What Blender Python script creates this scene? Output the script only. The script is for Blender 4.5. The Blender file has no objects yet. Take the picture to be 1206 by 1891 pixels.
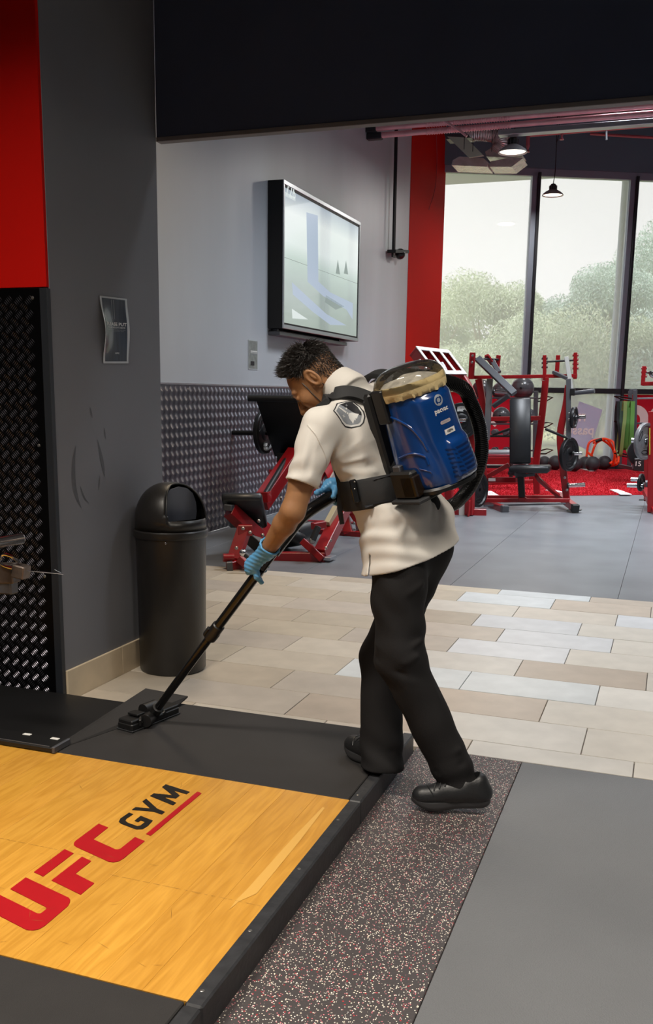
import bpy, bmesh, math, random
import numpy as np
from mathutils import Vector, Matrix
from mathutils.bvhtree import BVHTree
random.seed(7); RNG = np.random.default_rng(7)
S = bpy.context.scene; COL = S.collection

# ---------------------------------------------------------------- camera
CAM_H, F_PX = 1.45, 1756.4
PITCH, YAW, ROLL, CY = 0.193103, -0.341583, -0.0145533, 123.95
def cam_axes():
    cy, sy, cp, sp = math.cos(YAW), math.sin(YAW), math.cos(PITCH), math.sin(PITCH)
    fwd = np.array([sy*cp, cy*cp, -sp]); right = np.array([cy, -sy, 0.]); down = np.cross(fwd, right)
    c, s = math.cos(ROLL), math.sin(ROLL)
    return np.array([c*right+s*down, -s*right+c*down, fwd])
CM = cam_axes(); CO = np.array([0, 0, CAM_H])
cam = bpy.data.cameras.new('camera'); camo = bpy.data.objects.new('camera', cam); COL.objects.link(camo)
R_, D_, W_ = CM
camo.matrix_world = Matrix(((R_[0], -D_[0], -W_[0], 0), (R_[1], -D_[1], -W_[1], 0), (R_[2], -D_[2], -W_[2], CAM_H), (0, 0, 0, 1)))
cam.sensor_width = 36; cam.sensor_fit = 'AUTO'; cam.lens = F_PX/1891*36; cam.shift_y = CY/1891
cam.clip_start = .05; cam.clip_end = 300
S.camera = camo
def ray(x, y): return CM.T @ np.array([x-603, y-945.5-CY, F_PX])
def P(x, y, Y): d = ray(x, y); return CO + d*(Y/d[1])          # point seen at (x, y) on the upright plane at distance Y
def PX(x, y, X): d = ray(x, y); return CO + d*(X/d[0])
def PZ(x, y, z=0.): d = ray(x, y); return CO + d*((z-CAM_H)/d[2])

# ---------------------------------------------------------------- view, world, lights
S.view_settings.view_transform = 'Standard'; S.view_settings.look = 'None'
S.view_settings.exposure = 0.0; S.view_settings.gamma = 1; S.view_settings.use_curve_mapping = False
try: S.cycles.use_denoising = True
except Exception: pass
W = bpy.data.worlds.new('overcast_sky'); S.world = W; W.use_nodes = True
wn = W.node_tree.nodes; wl = W.node_tree.links
bg = wn['Background']; tc = wn.new('ShaderNodeTexCoord'); sx = wn.new('ShaderNodeSeparateXYZ'); rp = wn.new('ShaderNodeValToRGB')
wl.new(tc.outputs['Generated'], sx.inputs[0]); wl.new(sx.outputs['Z'], rp.inputs[0]); wl.new(rp.outputs[0], bg.inputs[0])
rp.color_ramp.elements[0].color = (.90, .895, .90, 1); rp.color_ramp.elements[1].color = (.95, .95, .97, 1)
bg.inputs[1].default_value = 1.6
def area_light(name, loc, sx_, sy_, power, color=(1, 1, 1), rot=(0, 0, 0), spread=180):
    l = bpy.data.lights.new(name, 'AREA'); l.shape = 'RECTANGLE'; l.size = sx_; l.size_y = sy_; l.energy = power; l.color = color
    l.spread = math.radians(spread)
    o = bpy.data.objects.new(name, l); COL.objects.link(o); o.location = loc; o.rotation_euler = rot; return o
# soft high sun behind the building, lighting the trees outside
sl = bpy.data.lights.new('sun', 'SUN'); sl.energy = 2.7; sl.angle = math.radians(25); sl.color = (1, .98, .92)
so = bpy.data.objects.new('sun', sl); COL.objects.link(so); so.rotation_euler = (math.radians(38), 0, math.radians(-20))
WARM = (1, .91, .79); NEUT = (1, .95, .88); COOL = (.88, .94, 1)
# near bay lamps (warm), lights beyond the beam, unseen fills added in the hall
for i, (x, y, p) in enumerate(((-2.2, 1.4, 85), (.7, 1.6, 75), (-1.9, -1.2, 70), (1.6, -1.4, 80))):
    area_light('ceiling_lamp_light', (x, y, 4.05), 1.2, .35, p, WARM, spread=125)
for x, y, p, c in ((-3.0, 6.2, 58, (1, .80, .56)), (.8, 5.9, 40, COOL)):  # warm lamp at left; cool fill added unseen for the right-hand tiles
    area_light('bay_light', (x, y, 5.0), .9, .5, p, c, spread=140)
for x, y, p in ((-1.0, 10.5, 190), (2.8, 10.5, 230), (-.4, 15.0, 170), (3.6, 15.5, 200)):
    area_light('hall_fill_light', (x, y, 5.9), 1.6, 1.6, p, COOL, spread=115)  # unseen fill added to make up for the moderate sky

# ---------------------------------------------------------------- materials
def lin(c):
    if isinstance(c, str): c = [int(c[i:i+2], 16) for i in (0, 2, 4)]
    return tuple(((v/255)/12.92 if v/255 <= .04045 else ((v/255+.055)/1.055)**2.4) for v in c)
MATS = {}
def mat(name, col, rough=.5, metal=0., noise=None, bump=None, spec=.5, coat=0., emit=None, objcol=False, sheen=0., stretch=None):
    if name in MATS: return MATS[name]
    m = bpy.data.materials.new(name); m.use_nodes = True; nt = m.node_tree; N = nt.nodes; L = nt.links
    b = N['Principled BSDF']; c = lin(col)
    b.inputs['Base Color'].default_value = (*c, 1); b.inputs['Roughness'].default_value = rough; b.inputs['Metallic'].default_value = metal
    b.inputs['Specular IOR Level'].default_value = spec; b.inputs['Coat Weight'].default_value = coat; b.inputs['Coat Roughness'].default_value = .08
    if sheen: b.inputs['Sheen Weight'].default_value = sheen
    tcn = N.new('ShaderNodeTexCoord'); mp = N.new('ShaderNodeMapping'); L.new(tcn.outputs['Object'], mp.inputs[0])
    if stretch: mp.inputs['Scale'].default_value = stretch
    src = None
    if objcol:
        oi = N.new('ShaderNodeObjectInfo'); src = oi.outputs['Color']
    if noise:
        sc, amt = noise
        nz = N.new('ShaderNodeTexNoise'); nz.inputs['Scale'].default_value = sc; nz.inputs['Detail'].default_value = 5; L.new(mp.outputs[0], nz.inputs[0])
        mr = N.new('ShaderNodeMapRange'); mr.inputs[1].default_value = .25; mr.inputs[2].default_value = .75; mr.inputs[3].default_value = 1-amt; mr.inputs[4].default_value = 1+amt
        L.new(nz.outputs[0], mr.inputs[0])
        mx = N.new('ShaderNodeMix'); mx.data_type = 'RGBA'; mx.blend_type = 'MULTIPLY'; mx.inputs['Factor'].default_value = 1
        mx.inputs['A'].default_value = (*c, 1); L.new(mr.outputs[0], mx.inputs['B'])
        if src: L.new(src, mx.inputs['A'])
        src = mx.outputs['Result']
    if src: L.new(src, b.inputs['Base Color'])
    if bump:
        sc, st = bump[:2]
        nz = N.new('ShaderNodeTexNoise'); nz.inputs['Scale'].default_value = sc; nz.inputs['Detail'].default_value = 3; L.new(mp.outputs[0], nz.inputs[0])
        bp = N.new('ShaderNodeBump'); bp.inputs['Strength'].default_value = st; bp.inputs['Distance'].default_value = bump[2] if len(bump) > 2 else .004
        L.new(nz.outputs[0], bp.inputs['Height']); L.new(bp.outputs[0], b.inputs['Normal'])
    if emit:
        b.inputs['Emission Color'].default_value = (*lin(emit[0]), 1); b.inputs['Emission Strength'].default_value = emit[1]
    MATS[name] = m; return m

M_wall = mat('hall_wall_paint', 'b2b7be', .42, noise=(.8, .10), bump=(40, .05), stretch=(1, 1.2, .25))
M_pillar = mat('pillar_paint', '6d6e74', .5, noise=(1.2, .08), bump=(60, .05))
M_redpaint = mat('red_paint', 'bd130d', .7, bump=(60, .04), spec=.06)
M_beam = mat('beam_paint', '444c62', .7, noise=(2, .1), spec=.12)
M_lip = mat('beam_lip', '6a6668', .6)
M_darkwall = mat('dark_upper_wall', '5f7684', .7, spec=.1)
M_ceil = mat('ceiling_grey', '6b6468', .8)
M_white_wall = mat('plain_wall', '8d8f94', .7)
M_plate_blk = mat('black_checker_plate', '08080a', .32, .6, spec=.5)
M_plate_bar = mat('black_checker_bar', '6c6c74', .28, .9)
M_plate_gry = mat('grey_checker_plate', '5e5e66', .38, .5, noise=(3, .15))
M_plate_gbar = mat('grey_checker_bar', '6e6e76', .38, .55)
M_rubber = mat('black_rubber', '211f1f', .8, noise=(9, .12), bump=(350, .35, .003))
M_rubber_edge = mat('worn_rubber_edge', '2a2b2e', .5, noise=(25, .35), bump=(60, .3))
M_mat_near = mat('grey_rubber_mat', '646669', .50, noise=(1.6, .10), bump=(220, .5, .004))
M_floor_far = mat('hall_rubber_floor', '6c6f74', .36, noise=(2.5, .14), bump=(160, .15))
M_tile = mat('floor_tile', 'd0c4b2', .38, noise=(7, .10), objcol=True, bump=(30, .05))
M_grout = mat('grout', '77706a', .9)
M_turf = mat('red_turf', 'd01428', .95, noise=(60, .4), bump=(300, 1, .01))
M_line = mat('white_line', 'e0d8da', .9)
M_red = mat('red_frame_paint', '8e0c14', .34, coat=.25, noise=(6, .06))
M_redlt = mat('white_frame_plate', 'dcd8d6', .4)
M_steelgrey = mat('grey_frame_paint', '55565b', .35, .3)
M_chrome = mat('chrome', 'd2d2d6', .16, 1.)
M_bolt = mat('bolt_steel', 'a9a7a4', .3, .9)
M_black = mat('black_plastic', '141415', .42)
M_blackgloss = mat('black_gloss_plastic', '101011', .22)
M_pad = mat('black_vinyl', '202124', .38, bump=(200, .1))
M_iron = mat('cast_iron_plate', '17171a', .42, .2)
M_bin = mat('bin_plastic', '1c1a19', .36, noise=(14, .18), bump=(120, .08))
M_binflap = mat('bin_flap', '4b4f5a', .4)
M_alu = mat('aluminium', 'b4b8bf', .3, .8)
M_mullion = mat('window_mullion_grey', '8d98a8', .4, .3)
M_mullion_dk = mat('window_mullion_dark', '20242a', .45)
M_navy = mat('cabinet_black', '07080d', .6)
M_duct = mat('galvanised_duct_pink', 'e2a9b2', .32, .25, noise=(5, .15))
M_foil = mat('duct_foil', 'd8c8c8', .25, .6, noise=(8, .2), bump=(14, .5, .02))
M_foil_green = mat('duct_panel_pale', 'b8c2b4', .4, .3)
M_sprink = mat('sprinkler_pipe', 'a8545e', .4, .3)
M_cable = mat('cable', '141416', .6)
M_skin = mat('skin', '9a6f4c', .48, noise=(35, .05), bump=(300, .08), spec=.4)
M_hair = mat('hair', '211c19', .5, noise=(60, .3))
M_shirt = mat('shirt_cotton', 'd5d1ca', .85, bump=(420, .12, .002), sheen=.1)
M_trouser = mat('trouser_fabric', '1a191a', .85, bump=(300, .25, .002), spec=.25)
M_glove = mat('nitrile_glove', '5c9fd0', .42, bump=(120, .2, .003))
M_shoe = mat('shoe_leather', '1e1f21', .40, bump=(150, .15))
M_sole = mat('shoe_sole', '303032', .55)
M_blue = mat('blue_gloss_plastic', '0a3876', .2, coat=.6, spec=.6)
M_bluedk = mat('blue_recess', '08204a', .35)
M_strap = mat('strap_webbing', '232426', .75, bump=(500, .2, .002))
M_bag = mat('paper_bag', 'd2bd8c', .8, bump=(60, .5, .006))
M_print_w = mat('white_print', 'dcdcda', .6)
M_print_g = mat('grey_print', '8a8e94', .6)
M_print_k = mat('black_print', '14151c', .6)
M_print_r = mat('red_floor_print', 'a4131b', .4, noise=(20, .06))
M_print_b = mat('black_floor_print', '201c18', .4, noise=(40, .25))
M_poster = mat('poster_print', '2a3440', .3, noise=(9, .5), stretch=(1, 6, .5), coat=.4)
M_poster_edge = mat('poster_sleeve', 'b9bec2', .25, coat=.4)
M_notice = mat('notice_print', '7e827f', .35, noise=(20, .3))
M_orange = mat('orange_plastic', 'ff4a1c', .4)
M_green = mat('green_band', '4c7a30', .6); M_dkgreen = mat('dark_green_band', '22382a', .6); M_purple = mat('purple_band', '3c2a48', .6)
M_leaf = mat('leaf_green', 'ccd8bc', .7, noise=(2, .25)); M_leaf2 = mat('leaf_green_blue', 'bed2c6', .7, noise=(2, .25)); M_bark = mat('bark', 'a89c8a', .9)
M_ground = mat('outside_ground', 'b9bf88', .9, noise=(.5, .15))
M_tape = mat('white_tape', 'd8d8d4', .6)
M_lamp_on = mat('lamp_diffuser', 'fff4dc', .5, emit=('fff2d8', 3.0))

def glass_mat(name, tint=(.975, .975, .98), milk=.06, refl=1.45):
    m = bpy.data.materials.new(name); m.use_nodes = True; N = m.node_tree.nodes; L = m.node_tree.links
    for n in list(N):
        if n.type != 'OUTPUT_MATERIAL': N.remove(n)
    out = [n for n in N if n.type == 'OUTPUT_MATERIAL'][0]
    t = N.new('ShaderNodeBsdfTransparent'); t.inputs[0].default_value = (*tint, 1)
    d = N.new('ShaderNodeBsdfTranslucent'); d.inputs[0].default_value = (.87, .87, .88, 1)
    g = N.new('ShaderNodeBsdfGlossy'); g.inputs['Roughness'].default_value = .03
    f = N.new('ShaderNodeFresnel'); f.inputs[0].default_value = refl
    a = N.new('ShaderNodeMixShader'); a.inputs[0].default_value = milk; b = N.new('ShaderNodeMixShader')
    L.new(t.outputs[0], a.inputs[1]); L.new(d.outputs[0], a.inputs[2]); L.new(f.outputs[0], b.inputs[0]); L.new(a.outputs[0], b.inputs[1]); L.new(g.outputs[0], b.inputs[2]); L.new(b.outputs[0], out.inputs[0])
    MATS[name] = m; return m
M_glass = glass_mat('window_glass', milk=.30, refl=1.22)
M_lid = glass_mat('clear_lid_plastic', tint=(.95, .955, .95), milk=.10, refl=1.32)
def film_mat(name, col, clear=.3):
    m = bpy.data.materials.new(name); m.use_nodes = True; N = m.node_tree.nodes; L = m.node_tree.links; c = (*lin(col), 1)
    for n in list(N):
        if n.type != 'OUTPUT_MATERIAL': N.remove(n)
    out = [n for n in N if n.type == 'OUTPUT_MATERIAL'][0]
    t = N.new('ShaderNodeBsdfTransparent'); t.inputs[0].default_value = c; d = N.new('ShaderNodeBsdfDiffuse'); d.inputs[0].default_value = c; q = N.new('ShaderNodeBsdfTranslucent'); q.inputs[0].default_value = c
    a = N.new('ShaderNodeMixShader'); a.inputs[0].default_value = .55; b = N.new('ShaderNodeMixShader'); b.inputs[0].default_value = 1-clear
    L.new(d.outputs[0], a.inputs[1]); L.new(q.outputs[0], a.inputs[2]); L.new(t.outputs[0], b.inputs[1]); L.new(a.outputs[0], b.inputs[2]); L.new(b.outputs[0], out.inputs[0]); MATS[name] = m; return m
M_film_red = film_mat('red_window_film', 'e04a62', .35); M_film_lav = film_mat('lavender_window_film', 'e2def0', .45); M_film_w = mat('pale_window_film', 'f6f2ee', .6)

def speckle_mat():
    m = mat('speckled_rubber_mat', '3a3636', .55, bump=(220, .4, .003)); N = m.node_tree.nodes; L = m.node_tree.links; b = N['Principled BSDF']
    tcn = N.new('ShaderNodeTexCoord'); cur = None
    for sc, thr, rad, col in ((150, .72, .30, 'e8dcc8'), (190, .84, .34, 'd07a84'), (230, .84, .36, 'f2ece0'), (120, .92, .3, 'a33038')):
        v = N.new('ShaderNodeTexVoronoi'); v.inputs['Scale'].default_value = sc; L.new(tcn.outputs['Object'], v.inputs['Vector'])
        s = N.new('ShaderNodeSeparateColor'); L.new(v.outputs['Color'], s.inputs[0])
        a = N.new('ShaderNodeMath'); a.operation = 'GREATER_THAN'; a.inputs[1].default_value = thr; L.new(s.outputs[0], a.inputs[0])
        c = N.new('ShaderNodeMath'); c.operation = 'LESS_THAN'; c.inputs[1].default_value = rad; L.new(v.outputs['Distance'], c.inputs[0])
        k = N.new('ShaderNodeMath'); k.operation = 'MULTIPLY'; L.new(a.outputs[0], k.inputs[0]); L.new(c.outputs[0], k.inputs[1])
        mx = N.new('ShaderNodeMix'); mx.data_type = 'RGBA'; L.new(k.outputs[0], mx.inputs['Factor']); mx.inputs['B'].default_value = (*lin(col), 1)
        if cur is None: mx.inputs['A'].default_value = (*lin('403c3d'), 1)
        else: L.new(cur, mx.inputs['A'])
        cur = mx.outputs['Result']
    L.new(cur, b.inputs['Base Color']); return m
M_speck = speckle_mat()
def wood_mat():
    m = mat('oak_wood', 'd89a3c', .34, coat=.25); N = m.node_tree.nodes; L = m.node_tree.links; b = N['Principled BSDF']
    tcn = N.new('ShaderNodeTexCoord'); oi = N.new('ShaderNodeObjectInfo'); ad = N.new('ShaderNodeVectorMath'); ad.operation = 'ADD'
    sc = N.new('ShaderNodeVectorMath'); sc.operation = 'SCALE'; sc.inputs['Scale'].default_value = 37.; cb = N.new('ShaderNodeCombineXYZ')
    L.new(oi.outputs['Random'], cb.inputs[0]); L.new(oi.outputs['Random'], cb.inputs[1]); L.new(cb.outputs[0], sc.inputs[0])
    L.new(tcn.outputs['Object'], ad.inputs[0]); L.new(sc.outputs[0], ad.inputs[1])
    mp = N.new('ShaderNodeMapping'); mp.inputs['Scale'].default_value = (11, 1.1, 1); L.new(ad.outputs[0], mp.inputs[0])
    nz = N.new('ShaderNodeTexNoise'); nz.inputs['Scale'].default_value = 1.6; nz.inputs['Detail'].default_value = 4; L.new(mp.outputs[0], nz.inputs[0])
    ml = N.new('ShaderNodeMath'); ml.operation = 'MULTIPLY'; ml.inputs[1].default_value = 11; L.new(nz.outputs[0], ml.inputs[0])
    fr = N.new('ShaderNodeMath'); fr.operation = 'PINGPONG'; fr.inputs[1].default_value = 1; L.new(ml.outputs[0], fr.inputs[0])
    mp2 = N.new('ShaderNodeMapping'); mp2.inputs['Scale'].default_value = (130, 4, 1); L.new(ad.outputs[0], mp2.inputs[0])
    n2 = N.new('ShaderNodeTexNoise'); n2.inputs['Scale'].default_value = 1; n2.inputs['Detail'].default_value = 4; L.new(mp2.outputs[0], n2.inputs[0])
    av = N.new('ShaderNodeMath'); av.operation = 'MULTIPLY_ADD'; av.inputs[1].default_value = .4; L.new(fr.outputs[0], av.inputs[0])
    h2 = N.new('ShaderNodeMath'); h2.operation = 'MULTIPLY'; h2.inputs[1].default_value = .5; L.new(n2.outputs[0], h2.inputs[0]); L.new(h2.outputs[0], av.inputs[2])
    cr = N.new('ShaderNodeValToRGB'); e = cr.color_ramp.elements; e[0].position = .15; e[0].color = (*lin('b9842f'), 1); e[1].position = .75; e[1].color = (*lin('cf9a40'), 1)
    L.new(av.outputs[0], cr.inputs[0])
    mx = N.new('ShaderNodeMix'); mx.data_type = 'RGBA'; mx.blend_type = 'MULTIPLY'; mx.inputs['Factor'].default_value = 1
    L.new(cr.outputs[0], mx.inputs['A']); L.new(oi.outputs['Color'], mx.inputs['B']); L.new(mx.outputs['Result'], b.inputs['Base Color'])
    return m
M_wood = wood_mat()

# ---------------------------------------------------------------- mesh helpers
def V3(p): return np.asarray(p, float)
def unit(v): v = V3(v); return v/np.linalg.norm(v)
class MB:
    def __init__(s): s.v = []; s.f = []
    def raw(s, v, f):
        o = len(s.v); s.v += [tuple(map(float, p)) for p in v]; s.f += [tuple(i+o for i in q) for q in f]; return s
    def obox(s, c, ax, h, bev=.004):
        # chamfered box: centre, three axes, half sizes
        c = V3(c); A = [V3(a) for a in ax]; h = list(h); bev = min(bev, *(x*.45 for x in h)); v = []; idx = {}
        for sx_ in (-1, 1):
            for sy_ in (-1, 1):
                for sz_ in (-1, 1):
                    for k in range(3):
                        d = [h[0], h[1], h[2]]
                        for j in range(3):
                            if j != k: d[j] -= bev
                        idx[(sx_, sy_, sz_, k)] = len(v); v.append(c + A[0]*sx_*d[0] + A[1]*sy_*d[1] + A[2]*sz_*d[2])
        f = []
        for k in range(3):
            i, j = [q for q in range(3) if q != k]
            for sg in (-1, 1):
                q = []
                for a, b in ((-1, -1), (1, -1), (1, 1), (-1, 1)):
                    t = [0, 0, 0]; t[k] = sg; t[i] = a; t[j] = b; q.append(idx[(*t, k)])
                f.append(q)
        for k in range(3):
            i, j = [q for q in range(3) if q != k]
            for a in (-1, 1):
                for b in (-1, 1):
                    q = []
                    for t_, kk in ((-1, i), (1, i), (1, j), (-1, j)):
                        t = [0, 0, 0]; t[k] = t_; t[i] = a; t[j] = b; q.append(idx[(*t, kk)])
                    f.append(q)
        for sx_ in (-1, 1):
            for sy_ in (-1, 1):
                for sz_ in (-1, 1): f.append([idx[(sx_, sy_, sz_, k)] for k in range(3)])
        # consistent outward winding
        g = []
        for q in f:
            pts = [v[i] for i in q]; n = np.cross(pts[1]-pts[0], pts[2]-pts[0])
            g.append(q if n @ (sum(pts)/len(pts)-c) > 0 else q[::-1])
        return s.raw(v, g)
    def box(s, lo, hi, bev=.004):
        lo, hi = V3(lo), V3(hi); return s.obox((lo+hi)/2, np.eye(3), (hi-lo)/2, bev)
    def bar(s, a, b, w, h=None, side=None, bev=.004):
        a, b = V3(a), V3(b); d = b-a; L = np.linalg.norm(d); d = d/L; h = h or w
        r = np.cross(d, (0, 0, 1)) if side is None else V3(side)-d*(V3(side) @ d)
        if np.linalg.norm(r) < 1e-3: r = np.array([1., 0, 0])
        r = unit(r); u = np.cross(r, d); return s.obox((a+b)/2, (d, r, u), (L/2, w/2, h/2), bev)
    def poly(s, pts, w, h=None, side=None, bev=.004):
        # rectangular section swept along a bent path, corners chamfered
        pts = [V3(q) for q in pts]; k = len(pts); h = h or w; v = []; f = []; b = min(w, h)*.12; K = 8
        for i, q in enumerate(pts):
            t0 = unit(q-pts[i-1]) if i else unit(pts[1]-q); t1 = unit(pts[i+1]-q) if i < k-1 else t0; t = unit(t0+t1); m = 1/max(.4, float(t @ t0))
            r = np.cross(t, (0, 0, 1)) if side is None else V3(side)-t*(V3(side) @ t); r = unit(r) if np.linalg.norm(r) > 1e-3 else np.array([1., 0, 0]); u = np.cross(r, t)
            for x, y in ((-w/2, -h/2+b), (-w/2, h/2-b), (-w/2+b, h/2), (w/2-b, h/2), (w/2, h/2-b), (w/2, -h/2+b), (w/2-b, -h/2), (-w/2+b, -h/2)): v.append(q+r*x+u*y*m)
        for i in range(k-1):
            for j in range(K): f.append((i*K+j, i*K+(j+1) % K, (i+1)*K+(j+1) % K, (i+1)*K+j))
        return s.raw(v, f+[tuple(range(K))[::-1], tuple((k-1)*K+j for j in range(K))])
    def tube(s, pts, r, n=12, cap=True, flat=None):
        pts = [V3(p) for p in pts]; k = len(pts); rr = r if hasattr(r, '__len__') else [r]*k
        up = None; v = []; f = []
        for i, p in enumerate(pts):
            t = unit(pts[min(i+1, k-1)]-pts[max(i-1, 0)])
            if up is None: up = np.cross(t, (0, 0, 1)); up = np.array([1., 0, 0]) if np.linalg.norm(up) < 1e-3 else up
            up = unit(up - t*(up @ t)); w = np.cross(t, up)
            for j in range(n):
                a = 2*math.pi*j/n; v.append(p + rr[i]*(math.cos(a)*up+math.sin(a)*w))
        for i in range(k-1):
            for j in range(n):
                j2 = (j+1) % n; f.append((i*n+j, i*n+j2, (i+1)*n+j2, (i+1)*n+j))
        if cap: f.append(tuple(range(n))[::-1]); f.append(tuple((k-1)*n+j for j in range(n)))
        return s.raw(v, f)
    def cyl(s, a, b, r, r2=None, n=16): return s.tube([a, b], [r, r if r2 is None else r2], n)
    def lathe(s, prof, o=(0, 0, 0), ax=(0, 0, 1), n=32, a0=0, a1=2*math.pi, close=True):
        o = V3(o); ax = unit(ax); x = np.cross(ax, (0, 1, 0)); x = np.array([1., 0, 0]) if np.linalg.norm(x) < 1e-3 else unit(x); y = np.cross(ax, x)
        full = abs(a1-a0-2*math.pi) < 1e-6; m = n if full else n+1; v = []; f = []
        for r, z in prof:
            for j in range(m):
                a = a0+(a1-a0)*j/n; v.append(o+ax*z+max(r, 1e-5)*(math.cos(a)*x+math.sin(a)*y))
        for i in range(len(prof)-1):
            for j in range(n):
                j2 = (j+1) % m; f.append((i*m+j, i*m+j2, (i+1)*m+j2, (i+1)*m+j))
        return s.raw(v, f)
    def prism(s, poly, o, u, v, w, d):
        o, u, v, w = V3(o), V3(u), V3(v), V3(w); n = len(poly)
        a = [o+u*x+v*y for x, y in poly]; b = [p+w*d for p in a]
        return s.raw(a+b, [tuple(range(n))[::-1], tuple(range(n, 2*n))]+[(i, (i+1) % n, n+(i+1) % n, n+i) for i in range(n)])
    def sphere(s, c, r, n=20, m=12, sq=(1, 1, 1)):
        v = []; f = []
        for i in range(m+1):
            t = math.pi*i/m
            for j in range(n):
                a = 2*math.pi*j/n; v.append(V3(c)+r*np.array([math.sin(t)*math.cos(a)*sq[0], math.sin(t)*math.sin(a)*sq[1], math.cos(t)*sq[2]]))
        for i in range(m):
            for j in range(n): f.append((i*n+j, (i+1)*n+j, (i+1)*n+(j+1) % n, i*n+(j+1) % n))
        return s.raw(v, f)
    def build(s, name, m, parent=None, smooth=True, ang=35, kind=None):
        me = bpy.data.meshes.new(name); o = bpy.data.objects.new(name, me); COL.objects.link(o)
        off = world_loc(parent) if parent is not None else np.zeros(3)
        if parent is None and s.v: off = np.array(s.v).mean(0); o.location = off
        me.from_pydata([tuple(V3(p)-off) for p in s.v], [], s.f)
        me.materials.append(m)
        bm = bmesh.new(); bm.from_mesh(me); bmesh.ops.remove_doubles(bm, verts=bm.verts, dist=1e-6); bmesh.ops.recalc_face_normals(bm, faces=bm.faces); bm.to_mesh(me); bm.free()
        if smooth:
            me.polygons.foreach_set('use_smooth', [True]*len(me.polygons)); me.set_sharp_from_angle(angle=math.radians(ang))
        if parent is not None: o.parent = parent
        if kind: o['kind'] = kind
        return o
def world_loc(o):
    l = np.zeros(3)
    while o is not None: l += np.array(o.location); o = o.parent
    return l
def tag(o, label, cat, group=None, kind=None):
    o['label'] = label; o['category'] = cat
    if group: o['group'] = group
    if kind: o['kind'] = kind
    return o
def thing(name, label, cat, loc, group=None, kind=None):
    o = bpy.data.objects.new(name, None); o.empty_display_size = .05; COL.objects.link(o); o.location = tuple(map(float, loc)); return tag(o, label, cat, group, kind)
def struct(o): o['kind'] = 'structure'; return o
def sgroup(name, loc=(0, 0, 0)):
    o = bpy.data.objects.new(name, None); o.empty_display_size = .05; COL.objects.link(o); o.location = loc; o['kind'] = 'structure'; return o
def link_copy(src, loc, parent=None, rotz=0.):
    c = src.copy(); COL.objects.link(c); c.location = loc; c.rotation_euler = (0, 0, rotz)
    if parent is not None: c.parent = parent
    return c
def copy_tree(o, parent=None):
    c = o.copy(); COL.objects.link(c)
    if parent is not None: c.parent = parent
    for ch in list(o.children): copy_tree(ch, c)
    return c
def mesh_np(name, v, f, m, parent=None, smooth=True):
    me = bpy.data.meshes.new(name); o = bpy.data.objects.new(name, me); COL.objects.link(o)
    off = world_loc(parent) if parent is not None else np.zeros(3)
    me.vertices.add(len(v)); me.vertices.foreach_set('co', (np.asarray(v)-off).astype(np.float32).ravel())
    k = f.shape[1]; me.loops.add(f.size); me.loops.foreach_set('vertex_index', f.astype(np.int32).ravel())
    me.polygons.add(len(f)); me.polygons.foreach_set('loop_start', (np.arange(len(f))*k).astype(np.int32)); me.update(calc_edges=True)
    me.materials.append(m)
    if smooth: me.polygons.foreach_set('use_smooth', [True]*len(f))
    if parent is not None: o.parent = parent
    return o
def spline(pts, n=12):
    pts = [V3(p) for p in pts]; q = [2*pts[0]-pts[1]]+pts+[2*pts[-1]-pts[-2]]; out = []
    for i in range(1, len(q)-2):
        for t in np.linspace(0, 1, n, endpoint=False):
            a, b, c, d = q[i-1:i+3]; out.append(.5*((2*b)+(c-a)*t+(2*a-5*b+4*c-d)*t*t+(3*b-a-3*c+d)*t**3))
    out.append(pts[-1]); return out
def text_tris(txt, size=1.0, align='CENTER', bold=0.):
    cu = bpy.data.curves.new('lettering', 'FONT'); cu.body = txt; cu.size = size; cu.align_x = align; cu.align_y = 'CENTER'; cu.offset = bold; cu.resolution_u = 2; cu.fill_mode = 'FRONT'
    o = bpy.data.objects.new('lettering', cu); COL.objects.link(o)
    dg = bpy.context.evaluated_depsgraph_get(); me = bpy.data.meshes.new_from_object(o.evaluated_get(dg))
    v = [tuple(x.co[:2]) for x in me.vertices]; f = [tuple(p.vertices) for p in me.polygons]
    bpy.data.objects.remove(o); bpy.data.curves.remove(cu); bpy.data.meshes.remove(me); return v, f
def poly_tris(poly, cell=None):
    bm = bmesh.new(); vs = [bm.verts.new((x, y, 0)) for x, y in poly]; bm.faces.new(vs); bmesh.ops.triangulate(bm, faces=bm.faces)
    if cell:
        for _ in range(6):
            e = [x for x in bm.edges if x.calc_length() > cell]
            if not e: break
            bmesh.ops.subdivide_edges(bm, edges=e, cuts=1); bmesh.ops.triangulate(bm, faces=[q for q in bm.faces if len(q.verts) > 3])
    bm.verts.index_update(); v = [tuple(x.co[:2]) for x in bm.verts]; f = [tuple(q.index for q in p.verts) for p in bm.faces]; bm.free(); return v, f
def flat_print(name, vf, m, parent, o, u, v, n, off=.0015, mirror=False):
    # a thin flat print at o with axes u, v lifted off the surface along n
    b = MB(); s = -1 if mirror else 1
    b.raw([V3(o)+V3(u)*x*s+V3(v)*y+V3(n)*off for x, y in vf[0]], vf[1]); ob = b.build(name, m, parent, smooth=False); return ob
def drape(name, vf, m, parent, bvh, o, u, v, n, off=.0015):
    o, u, v, n = V3(o), unit(u), unit(v), unit(n); pts = []
    for x, y in vf[0]:
        p = o+u*x+v*y; h = bvh.ray_cast(Vector(p+n*.15), Vector(-n), .5)
        q = np.array(h[0]) if h[0] is not None else p
        pts.append(q+n*off)
    b = MB(); b.raw(pts, vf[1]); return b.build(name, m, parent, smooth=True, ang=80)
def bvh_of(o):
    dg = bpy.context.evaluated_depsgraph_get(); off = Vector(world_loc(o)); me = o.data
    return BVHTree.FromPolygons([v.co+off for v in me.vertices], [tuple(p.vertices) for p in me.polygons])
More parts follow.
